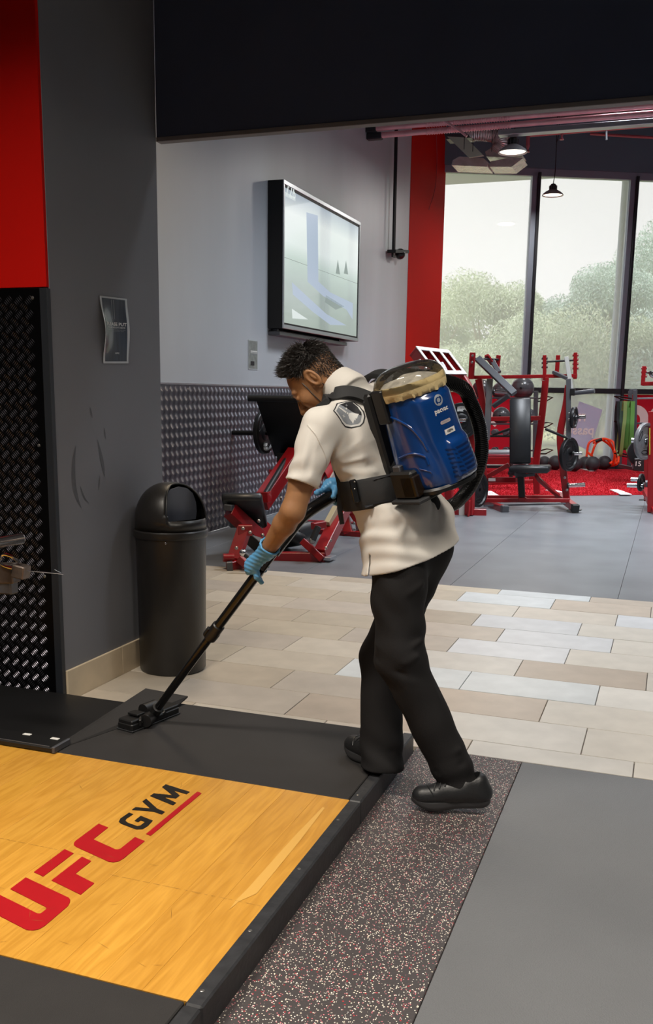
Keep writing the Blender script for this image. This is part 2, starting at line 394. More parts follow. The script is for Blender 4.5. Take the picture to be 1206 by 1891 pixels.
# ================================================================ SETTING
XW = -4.42                      # left wall of the hall
YB = 4.605; ZB = 2.70           # beam face and underside
XP = -2.597                     # side face of the pillar
YWIN = 18.75; AW = math.radians(26); UW = np.array([math.cos(AW), math.sin(AW), 0]); NW = np.array([UW[1], -UW[0], 0]); WP0 = np.array([XW, YWIN, 0])
ZHEAD = 5.6; ZTR = 1.57; ZC = 6.62; XR = 7.0
def onwin(u, z, d=0.): return WP0 + UW*u + NW*d + np.array([0, 0, z])
UEND = (XR-XW)/UW[0]; YEND = YWIN+UEND*UW[1]

fl = sgroup('floor')
MB().box((-6.2, -3.6, -.15), (XR+.2, 3.70, -.045), .001).build('slab', M_grout, fl)
MB().box((XW-.2, 3.70, -.15), (XR+.2, 7.15, -.012), .001).build('slab', M_grout, fl)
MB().box((XW-.2, 7.15, -.15), (XR+.2, YEND+.4, -.012), .001).build('slab', M_grout, fl)
# near rubber: low black mat beside the rack, speckled strip, grey mats
MB().box((-6, -3.5, -.045), (-.905, 3.655, -.028), .002).build('rubber_mat', M_rubber, fl)
for y0, y1 in ((-3.5, .2), (.203, 3.69)):
    MB().box((-.9, y0, -.045), (-.4635, y1, 0), .002).build('speckled_mat', M_speck, fl)
for i in range(3):
    for y0, y1 in ((-3.5, .6), (.603, 3.685)):
        MB().box((-.461+i*1.2, y0, -.045), (-.461+(i+1)*1.2-.003, y1, .0005), .002).build('grey_mat', M_mat_near, fl)
# far rubber flooring laid in sheets
for i in range(-4, 7):
    x0 = -.27+i*1.25; a, b = max(x0, XW), min(x0+1.247, XR)
    if b > a: MB().box((a, 7.145, -.014), (b, 16.9 if x0 > 2 else 14.2+max(0, x0+1.9)*.64+.9, -.001), .001).build('floor_sheet', M_floor_far, fl)
# stone tiles
EDGE = [3.692, 3.862, 4.203, 4.543, 4.883, 5.222, 5.562, 5.905, 6.255, 6.603, 6.952, 7.142]
OFFS = [-.035, -.247, -.462, -.24, -.017, -.455, -.23, -.448, -.242, -.695, -.46]
TWARM = ['cfc6b8', 'c6bba9', 'bdb1a0', 'cbc1b2', 'c2b8ac']  # warm lamplight on the left side put into the tile colours
TCOL = ['d8dade', 'd4cec4', 'bfb1a2', 'd8d4cd', 'd2d7da', 'cabfb2', 'd9d6d0', 'cdc4b8']
tile_mesh = {}
for k in range(11):
    y0, y1 = EDGE[k]+.002, EDGE[k+1]-.002
    i = -9
    while True:
        x0 = OFFS[k]+i*.662; i += 1
        if x0 > 2.9: break
        a, b = x0+.002, x0+.660
        lo = XP+.014 if (y0+y1)/2 < YB-.1 else XW
        if b < lo+.02: continue
        a = max(a, lo)
        key = (k, round(b-a, 3))
        if key not in tile_mesh:
            o = MB().box((-(b-a)/2, -(y1-y0)/2, -.02), ((b-a)/2, (y1-y0)/2, 0), .0015).build('tile', M_tile, fl); o.location = ((a+b)/2, (y0+y1)/2, 0); tile_mesh[key] = o
        else: o = link_copy(tile_mesh[key], ((a+b)/2, (y0+y1)/2, 0), fl)
        c = lin(random.choice(TCOL if (a+b)/2 > -1.35 else TWARM)); d = random.uniform(.80, .92); o.color = (c[0]*d, c[1]*d, c[2]*d, 1)
        o.location.z = random.uniform(-.0006, .0006)
# turf in front of the windows with painted lane marks
T0, T1 = np.array([-2.452, 13.86, 0]), np.array([-.305, 15.228, 0]); dt = (T1-T0)/(T1-T0)[0]
tl, tr = T0+dt*(XW-T0[0]), T0+dt*(XR-T0[0])
tb = MB(); tb.raw([tl, tr, (XR, YEND, 0), (XW, YWIN, 0)] + [p+np.array([0, 0, .012]) for p in (tl, tr, V3((XR, YEND, 0)), V3((XW, YWIN, 0)))], [(3, 2, 1, 0), (4, 5, 6, 7), (0, 1, 5, 4), (1, 2, 6, 5), (2, 3, 7, 6), (3, 0, 4, 7)])
turf = tb.build('red_turf', M_turf, fl, smooth=False)
gb = MB()
for _ in range(26000):
    s, t = random.random(), random.random(); x = -3.6+s*4.2; p = T0+dt*(x-T0[0]); y = p[1]+.01+t**1.4*5.; a = random.uniform(0, 6.28); r = .006
    gb.raw([(x+math.cos(a)*r, y+math.sin(a)*r, .011), (x-math.cos(a)*r, y-math.sin(a)*r, .011), (x+random.uniform(-.015, .015), y+random.uniform(-.015, .015), .012+random.uniform(.012, .03))], [(0, 1, 2)])
gb.build('turf_pile', M_turf, fl, smooth=False, kind='stuff')
for q in (((1126, 905), (1142, 905), (1167, 914), (1146, 914)), ((1007, 906), (1022, 905), (1042, 910), (1038, 912)), ((897, 908), (908, 908), (921, 916), (902, 917)), ((1072, 866), (1086, 866), (1101, 870), (1090, 871)), ((1172, 869), (1182, 868), (1200, 871), (1194, 872)), ((1176, 884), (1186, 883), (1206, 888), (1196, 889))):
    z = .016; pts = [PZ(x, y, z) for x, y in q]; MB().raw(pts+[p+np.array([0, 0, .012]) for p in pts], [(0, 1, 2, 3), (4, 5, 6, 7), (0, 1, 5, 4), (1, 2, 6, 5), (2, 3, 7, 6), (3, 0, 4, 7)]).build('lane_mark', M_line, fl, smooth=False)

# pillar: red paint over a black five-bar plate in front, grey paint on its side
pil = struct(MB().box((-6.2, 3.645, -.05), (XP, YB, 6.7), .003).build('pillar', M_pillar))
MB().box((-6.2, 3.628, 1.885), (XP-.002, 3.648, 4.3), .001).build('red_panel', M_redpaint, pil)
MB().box((XP-.036, 3.622, -.045), (XP+.003, 3.65, 1.88), .002).build('corner_strip', M_mullion_dk, pil)
def checker(name, o, u, v, n, w, h, px_, pz, L, m, parent, hgt=.0022, fade=1.):
    b = MB(); o, u, v, n = map(V3, (o, u, v, n)); rows = int(h/pz*2); cols = int(w/px_)+1
    for j in range(rows):
        for i in range(cols):
            odd = j % 2; cx = (i+.5*odd+.25)*px_; cz = (j/2+.25)*pz
            if cx > w-.02 or cz > h-.02: continue
            a = math.radians(48 if odd else -48); d = u*math.cos(a)+v*math.sin(a); e = -u*math.sin(a)+v*math.cos(a)
            for k in range(-2, 3):
                c = o+u*cx+v*cz+e*k*L*.27; l = L*(.5-.05*abs(k)); t = L*.065
                hg = hgt*(fade if odd else 1); b.raw([c-d*l, c+e*t, c+d*l, c-e*t, c-d*l*.5+n*hg, c+d*l*.5+n*hg], [(0, 3, 5, 4), (0, 4, 1), (1, 4, 5, 2), (3, 2, 5)])  # fade presses odd clusters flatter, putting their unlit look into the shape
    return b.build(name, m, parent, smooth=False, kind='stuff')
MB().box((-6.2, 3.626, -.045), (XP-.034, 3.648, 1.88), .001).build('checker_plate', M_plate_blk, pil)
checker('plate_tread', (-3.25, 3.626, -.03), (1, 0, 0), (0, 0, 1), (0, -1, 0), .60, 1.9, .0545, .0615, .034, M_plate_bar, pil, .003, .3)
for z in (1.84, 1.2, .6, .03):
    MB().lathe([(0, .004), (.006, .003), (.008, 0)], (XP-.075, 3.626, z), (0, -1, 0), 10).build('screw', M_bolt, pil)
# tiled skirting on the pillar side
for i, (a, b) in enumerate(((3.652, 4.13), (4.133, YB-.002))):
    o = struct(MB().box((XP-.001, a, -.012), (XP+.012, b, .148), .002).build('baseboard_pillar', M_tile)); o.color = (*lin('c8b79c'), 1)
# scuffs where the wall has been rubbed
M_scuff = mat('scuff_mark', '505156', .6, noise=(40, .15))
for pts, w in (([(140, 822), (136, 850), (136, 890), (142, 920), (150, 938)], .016), ([(148, 898), (155, 918), (164, 930)], .007), ([(180, 812), (186, 840), (190, 862), (193, 880)], .014), ([(166, 752), (170, 772)], .008), ([(184, 878), (182, 905)], .004), ([(192, 790), (195, 812)], .006)):
    q = spline([PX(x, y, XP) for x, y in pts], 5); n = len(q); vs = []
    for i, p in enumerate(q):
        ww = w*math.sin(math.pi*(i+.4)/(n-.2))*.95; vs += [p+np.array([.0012, -ww, 0]), p+np.array([.0012, ww, 0])]
    MB().raw(vs, [(2*i, 2*i+1, 2*i+3, 2*i+2) for i in range(n-1)]).build('scuff', M_scuff, pil, smooth=False)

# beam over the opening, near ceiling, other walls of the near bay
beam = struct(MB().box((XP, YB, ZB+.012), (XR, YB+.045, 6.7), .002).build('beam', M_beam))
MB().box((XP, YB-.004, ZB), (XR, YB+.05, ZB+.022), .002).build('edge_trim', M_lip, beam)
struct(MB().box((-6.2, -3.6, 4.2), (XR+.2, YB, 4.3), .001).build('ceiling_near', M_ceil))
struct(MB().box((-6.2, -3.7, -.1), (XR+.2, -3.55, 4.3), .001).build('wall_back', M_white_wall))
struct(MB().box((-6.3, -3.6, -.1), (-6.15, 3.7, 4.3), .001).build('wall_near', M_white_wall))
struct(MB().box((XR, -3.6, -.1), (XR+.15, YEND+.3, 6.9), .001).build('wall_right', M_white_wall))
struct(MB().box((-6.3, YB-.1, ZC), (XR+.2, YEND+.5, ZC+.1), .001).build('ceiling', M_ceil))

# left wall of the hall: grey paint, five-bar plate to shoulder height, red end bay
YRED = 16.33
wl_ = struct(MB().box((XW-.2, YB, -.1), (XW, YRED, ZC), .001).build('wall_left', M_wall))
MB().box((XW-.2, YRED, -.1), (XW+.006, YWIN+.1, ZC), .001).build('red_bay', M_redpaint, wl_)
MB().box((XW-.01, YB+.01, .02), (XW+.006, YRED-.02, 1.515), .001).build('checker_plate', M_plate_gry, wl_)
checker('plate_tread', (XW+.006, 7.2, .03), (0, 1, 0), (0, 0, 1), (1, 0, 0), 5.6, 1.5, .094, .086, .044, M_plate_gbar, wl_, .003)
checker('plate_tread', (XW+.006, 12.8, .03), (0, 1, 0), (0, 0, 1), (1, 0, 0), 3.4, 1.5, .094, .086, .044, M_plate_gbar, wl_, .003)
MB().box((XW, YB+.01, 1.508), (XW+.012, YRED-.02, 1.526), .002).build('cap_strip', M_alu, wl_)
MB().box((XW, YB+.01, -.01), (XW+.014, YRED-.02, .025), .002).build('foot_strip', M_alu, wl_)
for y, z in ((8.0, 1.47), (8.35, 1.47), (9.1, 1.47), (8.05, .95), (8.5, .93), (9.6, .85), (9.6, 1.47), (8.0, .5)):
    MB().lathe([(0, .006), (.009, .004), (.011, 0)], (XW+.006, y, z), (1, 0, 0), 8).build('screw', M_bolt, wl_)
struct(MB().box((XW-.2, YB-.2, -.1), (XP-.3, YB+.02, ZC), .001).build('wall_inner', M_pillar))

# window wall
wallw = MB()
uu, nn = UW, NW
wallw.obox(onwin(UEND/2, (ZHEAD+.12+ZC)/2, -.12), (uu, nn, (0, 0, 1)), (UEND/2+.2, .15, (ZC-ZHEAD-.12)/2), .002)
struct(wallw.build('wall_window', M_darkwall))
MUL = [0.0, 1.86, 3.82, 5.78, 7.74, 9.70, 11.66, UEND]
for i in range(len(MUL)-1):
    w = sgroup('window_%d' % (i+1), tuple(onwin(MUL[i], 0)))
    a, b = MUL[i], MUL[i+1]
    for z0, z1 in ((.06, ZTR-.05), (ZTR+.05, ZHEAD)):
        MB().obox(onwin((a+b)/2, (z0+z1)/2, -.10), (uu, nn, (0, 0, 1)), ((b-a)/2, .006, (z1-z0)/2), .001).build('pane', M_glass, w, smooth=False)
    if i: 
        MB().obox(onwin(a, (ZHEAD+.05)/2, -.06), (uu, nn, (0, 0, 1)), (.026, .10, (ZHEAD+.05)/2), .003).build('mullion', M_mullion_dk, w)
        MB().obox(onwin(a-.078, (ZHEAD+.05)/2, -.08), (uu, nn, (0, 0, 1)), (.05, .07, (ZHEAD+.05)/2), .003).build('mullion_lit_side', M_mullion, w)  # lit side of the mullion, its light put into a paler grey
    MB().obox(onwin((a+b)/2, ZTR, -.07), (uu, nn, (0, 0, 1)), ((b-a)/2, .07, .05), .003).build('transom', M_mullion_dk, w)
    MB().obox(onwin((a+b)/2, ZHEAD+.055, -.09), (uu, nn, (0, 0, 1)), ((b-a)/2, .08, .065), .003).build('head_rail', M_mullion, w)
    MB().obox(onwin((a+b)/2, .03, -.07), (uu, nn, (0, 0, 1)), ((b-a)/2, .08, .035), .003).build('sill_rail', M_mullion_dk, w)
    if i == 0 or i == 2 or i == 3:
        MB().obox(onwin((a+b)/2, .06+(ZTR-.1)/2, -.091), (uu, nn, (0, 0, 1)), ((b-a)/2-.06, .002, (ZTR-.14)/2), .0005).build('red_film', M_film_red, w, smooth=False)
        def strip(pts, wd):
            q = spline(pts, 6); vs = []
            for k, p in enumerate(q):
                t = unit(V3(q[min(k+1, len(q)-1)])-V3(q[max(k-1, 0)])); s = np.array([-t[1], t[0]]); 
                vs += [onwin(*(V3(p)+s*wd), -.0865), onwin(*(V3(p)-s*wd), -.0865)]
            return MB().raw(vs, [(2*k, 2*k+1, 2*k+3, 2*k+2) for k in range(len(q)-1)])
        if i == 2:
            strip([(a+.45, .45), (a+.55, 1.0), (a+.42, 1.2), (a+.15, 1.2)], .09).build('film_lettering', M_film_w, w, smooth=False)
            strip([(a+.75, .5), (a+.8, .9), (a+.78, 1.2), (a+1.2, 1.22)], .08).build('film_lettering', M_film_w, w, smooth=False)
        elif i == 0:
            strip([(a+.62, .35), (a+.7, .9), (a+.95, 1.15), (a+1.3, .9)], .09).build('film_lettering', M_film_w, w, smooth=False)
    if i == 1:
        def winuv(x, y): d = ray(x, y); n3 = np.array(NW); q = CO+d*(((WP0-CO) @ n3)/(d @ n3)); return (q-WP0) @ UW, q[2]
        MB().prism([winuv(*q) for q in ((1050, 812), (1092, 834), (1116, 757), (1073, 741))], onwin(0, 0, -.093), uu, (0, 0, 1), nn, .003).build('lavender_film', M_film_lav, w, smooth=False)
        for t, sz, q in (('FREE', .21, (1066, 772)), ('passes', .27, (1070, 795))):
            x, z = winuv(*q); flat_print('film_lettering', text_tris(t, sz, bold=.006), M_film_w, w, onwin(x, z, -.088), uu, (0, 0, 1), nn, .002, mirror=True)

# ---------------------------------------------------------------- outside
g = struct(MB().box((-60, 19, -.5), (60, 120, -.3), .01).build('ground_outside', M_ground))
def leaf_tree(name, label, base, height, rad, m, seed, n=9000, lean=0.):
    rg = random.Random(seed); t = thing(name, label, 'tree', base, 'trees beyond the windows')
    tr = MB(); b0 = V3(base); top = b0+np.array([lean, 0, height*.62])
    tr.tube(spline([b0, b0+np.array([.1+lean*.3, .1, height*.3]), top], 5), np.linspace(.2, .07, 11), 8)
    cl = []
    for k in range(15):
        a = rg.uniform(0, 6.28); zz = rg.uniform(.30, .97); rr = rad*math.sqrt(rg.random())*(1.05-.55*abs(zz-.55)/.45)
        c = b0+np.array([math.cos(a)*rr+lean*zz, math.sin(a)*rr*.8, zz*height]); cl.append((c, rg.uniform(.28, .45)*rad))
        s = b0+(top-b0)*rg.uniform(.35, .95); tr.tube(spline([s, (s+c)/2+np.array([0, 0, .25]), c], 4), np.linspace(.06, .015, 9), 6)
    tr.build('trunk', M_bark, t)
    g_ = np.random.default_rng(seed); n *= 8; C_ = np.array([c for c, r in cl]); R__ = np.array([r for c, r in cl]); ix = g_.integers(0, len(cl), n)
    d = g_.normal(size=(n, 3))*(1, 1, .75); d /= np.linalg.norm(d, axis=1)[:, None]; q = C_[ix]+d*(R__[ix]*g_.random(n)**.4)[:, None]
    a = g_.normal(size=(n, 3)); a[:, 2] = -np.abs(a[:, 2]*.6+.9); a /= np.linalg.norm(a, axis=1)[:, None]; s_ = np.cross(a, g_.normal(size=(n, 3))); s_ /= np.linalg.norm(s_, axis=1)[:, None]
    l = g_.uniform(.03, .07, n)[:, None]; V_ = np.stack([q-a*l, q+s_*l*.3, q+a*l, q-s_*l*.3], 1).reshape(-1, 3)
    fo = mesh_np('foliage', V_, np.arange(4*n).reshape(-1, 4), m, t, smooth=False); fo['kind'] = 'stuff'; return t
leaf_tree('gum_tree', 'tall pale gum tree with open crown beside the red wall end', (-6.2, 33, -.3), 5.3, 2.2, M_leaf, 3, 8500)
leaf_tree('gum_tree', 'pale gum tree half hidden by the red wall end', (-8.4, 35, -.3), 5.2, 2.3, M_leaf, 31, 8000)
leaf_tree('gum_tree', 'second gum tree, lower, just left of the first window post', (-4.9, 37, -.3), 4.2, 2.0, M_leaf, 5, 7000)
leaf_tree('weeping_tree', 'dense blue-green tree filling the middle window pane', (-2.3, 34, -.3), 5.5, 2.3, M_leaf2, 8, 13000)
leaf_tree('weeping_tree', 'tallest blue-green tree behind the second window post', (-.3, 36, -.3), 7.2, 2.8, M_leaf2, 11, 12000)
leaf_tree('gum_tree', 'leafy tree out past the last window pane', (4.6, 38, -.3), 8.5, 3.2, M_leaf2, 17, 9000)
leaf_tree('low_tree', 'low bushy tree between the two gum trees', (-4.9, 30.0, -.3), 3.9, 2.2, M_leaf, 21, 7000)
leaf_tree('low_tree', 'low bushy tree under the blue-green trees', (-2.2, 29, -.3), 3.6, 2.2, M_leaf, 23, 7000)
leaf_tree('low_tree', 'low bushy tree beside the lamp post outside', (.4, 29.5, -.3), 4.2, 2.3, M_leaf2, 29, 7000)
lp = thing('street_pole', 'pale round pole standing outside beside the second window post', 'pole', tuple(onwin(4.08, -.3, -1.2)))
b0 = onwin(4.08, -.3, -1.2); MB().lathe([(.0, 0), (.13, 0), (.13, .04), (.075, .06), (.07, 6.5), (0, 6.52)], b0, (0, 0, 1), 16).build('shaft', M_mullion, lp)
# lane-marked kerb outside
struct(MB().box((-10, 24.6, -.3), (10, 24.8, -.12), .01).build('kerb_outside', M_white_wall))

# ---------------------------------------------------------------- high level services
for k, (y, z, w_) in enumerate(((13.8, 5.235, 'uppermost'), (13.85, 5.15, 'middle'), (13.9, 5.065, 'lowest'))):
    bund = thing('service_pipe', '%s of the three pink pipes running side by side below the beam edge' % w_, 'pipe', (XW+.1, y, z), 'pink pipes under the hall ceiling')
    MB().cyl((XW+.06+.07*k, y, z), (XR-.1, y, z+.02), .038, n=14).build('pipe', M_duct, bund)
    rb = MB()
    for i in range(34): rb.lathe([(.038, 0), (.046, .006), (.046, .012), (.038, .018)], (-3.55+i*.035, y, z), (1, 0, 0), 12)
    rb.build('flexible_section', M_duct, bund)
    MB().box((XW, y-.055, z-.055), (XW+.08+.07*k, y+.055, z+.035), .01).build('end_collar', M_mullion_dk, bund)
    for x in (-2.55, .2, 2.8): MB().bar((x+.05*k, y+.03, z), (x+.05*k, y+.03, ZC), .012).build('hanger', M_bolt, bund)
tray = thing('cable_tray', 'pale cable tray just below the pink pipes', 'tray', (-2, 14.0, 4.97))
MB().box((-2.55, 13.92, 4.955), (XR-.1, 14.08, 5.02), .004).build('tray_body', M_alu, tray)
MB().poly([P(808, 216, 13.7), P(845, 238, 13.7), P(862, 252, 13.7)], .03).build('strut', M_duct, tray)
du = thing('air_duct_unit', 'foil clad air duct boxes hanging in the corner above the windows', 'duct', tuple(P(900, 280, 16)))
def quadbox(pts, th, Y, n=(0, 1, 0)):
    a = [P(x, y, Y) for x, y in pts]; b = [p+V3(n)*th for p in a]; k = len(pts); return MB().raw(a+b, [tuple(range(k)), tuple(range(k, 2*k))[::-1]]+[(i, (i+1) % k, k+(i+1) % k, k+i) for i in range(k)])
quadbox(((826, 252), (860, 254), (893, 287), (866, 291)), .05, 15.9).build('pale_panel', M_foil_green, du)
quadbox(((836, 296), (848, 289), (893, 292), (902, 300), (900, 308), (834, 305)), .5, 16.1).build('diffuser_box', M_foil, du)
quadbox(((906, 298), (946, 290), (966, 292), (945, 308), (904, 308)), .5, 16.2).build('diffuser_box', M_foil, du)
quadbox(((896, 280), (912, 270), (950, 272), (964, 284), (940, 291), (898, 289)), .5, 16.3).build('diffuser_box', M_foil, du)
quadbox(((820, 247), (862, 247), (870, 254), (824, 257)), .3, 16.0).build('duct_end', M_steelgrey, du)
fx = spline([P(862, 247, 16.2), P(890, 246, 16.2), P(915, 250, 16.3), P(926, 266, 16.3), P(916, 282, 16.3)], 16)
rr = [.11+.012*(i % 2) for i in range(len(fx))]; MB().tube(fx, rr, 16).build('flexible_duct', M_foil, du)
quadbox(((862, 240), (900, 240), (945, 246), (945, 268), (932, 270), (928, 250), (900, 246), (862, 248)), .3, 16.6).build('duct_bend', M_duct, du)
for x, y0, y1 in ((908, 248, 280), (873, 254, 280), (857, 256, 276)):
    MB().cyl(P(x, y0-10, 15.9)*(1, 1, 0)+(0, 0, ZC), P(x, y1, 15.9), .006, n=6).build('hanger_wire', M_cable, du)
sp = thing('sprinkler_pipe', 'thin red sprinkler pipe with drop heads above the windows', 'pipe', tuple(P(1000, 248, 15.5)))
MB().tube([P(975, 270, 15.5), P(975, 252, 15.5), P(982, 249, 15.5), P(1206, 231, 15.5), P(1300, 223, 15.5)], .03, 10).build('pipe', M_sprink, sp)
MB().tube([P(1090, 247, 19), P(1206, 254, 19), P(1300, 260, 19)], .025, 8).build('branch_pipe', M_sprink, sp)
for x, y in ((1038, 247), (975, 270)):
    p = P(x, y, 15.5); MB().lathe([(0, -.09), (.035, -.085), (.012, -.05), (.025, 0), (0, .01)], p, (0, 0, 1), 10).build('sprinkler_head', M_sprink, sp)
for x in (1010, 1120):
    a = P(x, 238, 15.5); MB().cyl(P(x, 233 if x > 1100 else 236, 15.5), P(x, 258 if x > 1100 else 250, 15.5), .016, n=8).build('hanger', M_alu, sp)
M_lampm = mat('lamp_metal', 'a2a4a8', .35, .1)
def highbay(label, px_, py, Y, cab_top, rad, fixed):
    c = P(px_, py, Y); t = thing('pendant_lamp', label, 'lamp', tuple(c), 'round pendant lamps in the hall'); s = rad
    MB().lathe([(0, .20*s), (.35*s, .26*s), (.60*s, .14*s), (.88*s, -.06*s), (1.0*s, -.22*s), (.98*s, -.26*s), (.86*s, -.14*s), (.3*s, .06*s), (0, .08*s)], c, (0, 0, 1), 28).build('shade', M_lampm, t)
    MB().lathe([(0, .80*s), (.2*s, .78*s), (.24*s, .72*s), (.36*s, .60*s), (.36*s, .24*s), (0, .2*s)], c, (0, 0, 1), 14).build('housing', M_black, t)
    for k in range(10):
        a = k*.628; d = np.array([math.cos(a), math.sin(a), 0]); MB().bar(c+d*.36*s+np.array([0, 0, .24*s]), c+d*.38*s+np.array([0, 0, .62*s]), .05*s, .02*s).build('cooling_fin', M_steelgrey, t)
    MB().lathe([(0, -.17*s), (.88*s, -.17*s), (.88*s, -.14*s), (0, -.10*s)], c, (0, 0, 1), 24).build('diffuser', M_lamp_on, t)
    MB().lathe([(.07*s, 0), (.1*s, .03*s), (.07*s, .06*s)], c+np.array([0, 0, .80*s]), (1, 0, 0), 10).build('hook', M_black, t)
    top = V3((c[0], c[1], cab_top)); MB().tube(spline([c+np.array([0, 0, .8*s]), c+np.array([.02, 0, .8*s+.3]), top], 6), .008, 6).build('cable', M_cable, t)
    if fixed: MB().tube(spline([top-np.array([0, 0, .02]), (top+c)/2+np.array([.05, 0, .25]), (top+c)/2+np.array([.01, 0, 0])], 5), .006, 6).build('chain', M_cable, t)
    l = bpy.data.lights.new('lamp_light', 'AREA'); l.shape = 'DISK'; l.size = rad*1.6; l.energy = 45; l.color = NEUT
    o = bpy.data.objects.new('lamp_light', l); COL.objects.link(o); o.parent = t; o.location = (0, 0, -.36*s)
highbay('nearer pendant lamp with a bright face, hanging beside the foil ducts', 947, 275, 14.3, ZC, .205, False)
highbay('farther pendant lamp hanging against the window on a long cable', 1021, 356, 18.3, ZC, .19, True)

# camera on a drop pole, thin loose cable on the red bay
cp = thing('security_camera', 'black dome camera on a long thin drop pole before the left wall', 'camera', tuple(PX(730, 464, XW+.1)))
MB().cyl(PX(732, 236, XW+.1), PX(727, 463, XW+.1), .028, n=10).build('drop_pole', M_navy, cp)
c0 = PX(736, 465, XW+.15); MB().bar(PX(723, 464, XW+.1), PX(748, 465, XW+.1), .14, .05).build('bracket', M_navy, cp)
MB().sphere(PX(739, 469, XW+.1), .085, 16, 10).build('dome', M_blackgloss, cp); MB().poly([PX(725, 465, XW+.1), PX(725, 473, XW+.1), PX(730, 474, XW+.1)], .03).build('cable_clip', M_navy, cp)
lc = MB().tube(spline([PX(806, 250, XW+.03), PX(807, 300, XW+.03), PX(803, 350, XW+.03), PX(792, 387, XW+.03)], 6), .006, 6).build('loose_cable', M_sprink)
tag(lc, 'thin loose cable dangling down the red wall', 'cable')

# ---------------------------------------------------------------- video wall
XF = XW+.193; ty0, ty1, tz0, tz1 = 10.30, 13.08, 2.165, 3.755
tv = thing('video_screen', 'large wall mounted video screen of four panels in a silver edged black cabinet', 'screen', (XW, ty0, tz0))
MB().box((XW, ty0, tz0), (XF-.012, ty1, tz1), .004).build('cabinet', M_navy, tv)
fw = .045
for nm, lo, hi in (('frame_bar', (XF-.014, ty0, tz0), (XF, ty1, tz0+fw)), ('frame_bar', (XF-.014, ty0, tz1-fw), (XF, ty1, tz1)), ('frame_bar', (XF-.014, ty0, tz0+fw), (XF, ty0+fw*.7, tz1-fw)), ('frame_bar', (XF-.014, ty1-fw, tz0+fw), (XF, ty1, tz1-fw))):
    MB().box(lo, hi, .003).build(nm, M_alu, tv)
for lo, hi in (((XF-.012, ty0+.03, tz0+fw), (XF-.006, ty1-fw, tz0+fw+.02)), ((XF-.012, ty0+.03, tz1-fw-.03), (XF-.006, ty1-fw, tz1-fw)), ((XF-.012, ty1-fw-.03, tz0+fw), (XF-.006, ty1-fw, tz1-fw))):
    MB().box(lo, hi, .001).build('inner_bezel', M_navy, tv)
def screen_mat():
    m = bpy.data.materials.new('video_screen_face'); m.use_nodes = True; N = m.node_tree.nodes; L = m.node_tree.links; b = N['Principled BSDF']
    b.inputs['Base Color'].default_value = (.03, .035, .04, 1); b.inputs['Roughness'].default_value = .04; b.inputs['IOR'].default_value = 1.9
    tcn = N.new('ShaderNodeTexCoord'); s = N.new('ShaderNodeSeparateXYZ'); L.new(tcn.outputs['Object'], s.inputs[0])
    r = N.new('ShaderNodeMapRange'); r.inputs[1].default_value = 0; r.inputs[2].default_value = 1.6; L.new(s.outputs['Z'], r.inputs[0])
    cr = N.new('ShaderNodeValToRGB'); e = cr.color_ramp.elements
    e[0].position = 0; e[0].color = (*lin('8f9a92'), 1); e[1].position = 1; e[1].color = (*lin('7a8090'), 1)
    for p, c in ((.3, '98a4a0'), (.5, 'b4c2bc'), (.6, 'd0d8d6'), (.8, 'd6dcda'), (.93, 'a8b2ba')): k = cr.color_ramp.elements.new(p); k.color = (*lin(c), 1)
    L.new(r.outputs[0], cr.inputs[0]); L.new(cr.outputs[0], b.inputs['Emission Color']); b.inputs['Emission Strength'].default_value = 1.05  # pale window reflections painted into the screen's glow
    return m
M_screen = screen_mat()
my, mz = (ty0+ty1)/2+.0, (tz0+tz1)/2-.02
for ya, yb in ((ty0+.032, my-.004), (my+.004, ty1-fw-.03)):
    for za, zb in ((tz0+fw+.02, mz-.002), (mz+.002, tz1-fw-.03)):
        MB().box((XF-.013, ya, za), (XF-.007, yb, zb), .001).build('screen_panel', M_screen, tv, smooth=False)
M_scr_b = mat('screen_reflection_blue', '20242c', .1, emit=('b2c0d4', .85)); M_scr_w = mat('screen_text_reflection_white', '20242c', .1, emit=('d4dcda', 1.0)); M_scr_g = mat('screen_reflection_grey', '20242c', .1, emit=('8f9c98', .85))  # glowing shapes stand in for blurred reflections; white serves the lettering too
def onscr(x, y): return PX(x, y, XF-.0065)
for nm, m, q in (('reflection_block', M_scr_b, ((566, 392), (587, 398), (588, 520), (610, 540), (652, 560), (651, 590), (640, 572), (596, 546), (568, 520))), ('reflection_block', M_scr_b, ((539, 521), (566, 546), (603, 580), (640, 601), (610, 600), (578, 576), (541, 544))), ('reflection_block', M_scr_w, ((539, 570), (569, 590), (540, 588))), ('reflection_block', M_scr_g, ((602, 545), (636, 566), (620, 572), (600, 558)))):
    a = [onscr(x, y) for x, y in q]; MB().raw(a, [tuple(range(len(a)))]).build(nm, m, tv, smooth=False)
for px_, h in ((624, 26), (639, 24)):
    a = [onscr(px_-4, 505), onscr(px_, 505-h), onscr(px_+4, 507)]; MB().raw(a, [(0, 1, 2)]).build('reflection_block', M_scr_g, tv, smooth=False)
flat_print('screen_lettering', text_tris('726', .2, bold=.004), M_scr_w, tv, onscr(537, 354), (0, 1, 0), (0, 0, 1), (1, 0, 0), .001)
flat_print('screen_lettering', text_tris('members', .085, bold=.002), M_scr_w, tv, onscr(536, 362), (0, 1, 0), (0, 0, 1), (1, 0, 0), .001)
MB().box((XW, ty0+.02, tz0-.075), (XF-.05, ty1-.35, tz0-.03), .004).build('shelf_bar', M_steelgrey, tv)
for y in (ty0+.1, ty1-.5): MB().box((XW, y, tz0-.075), (XW+.08, y+.05, tz0), .003).build('mounting_bracket', M_steelgrey, tv)

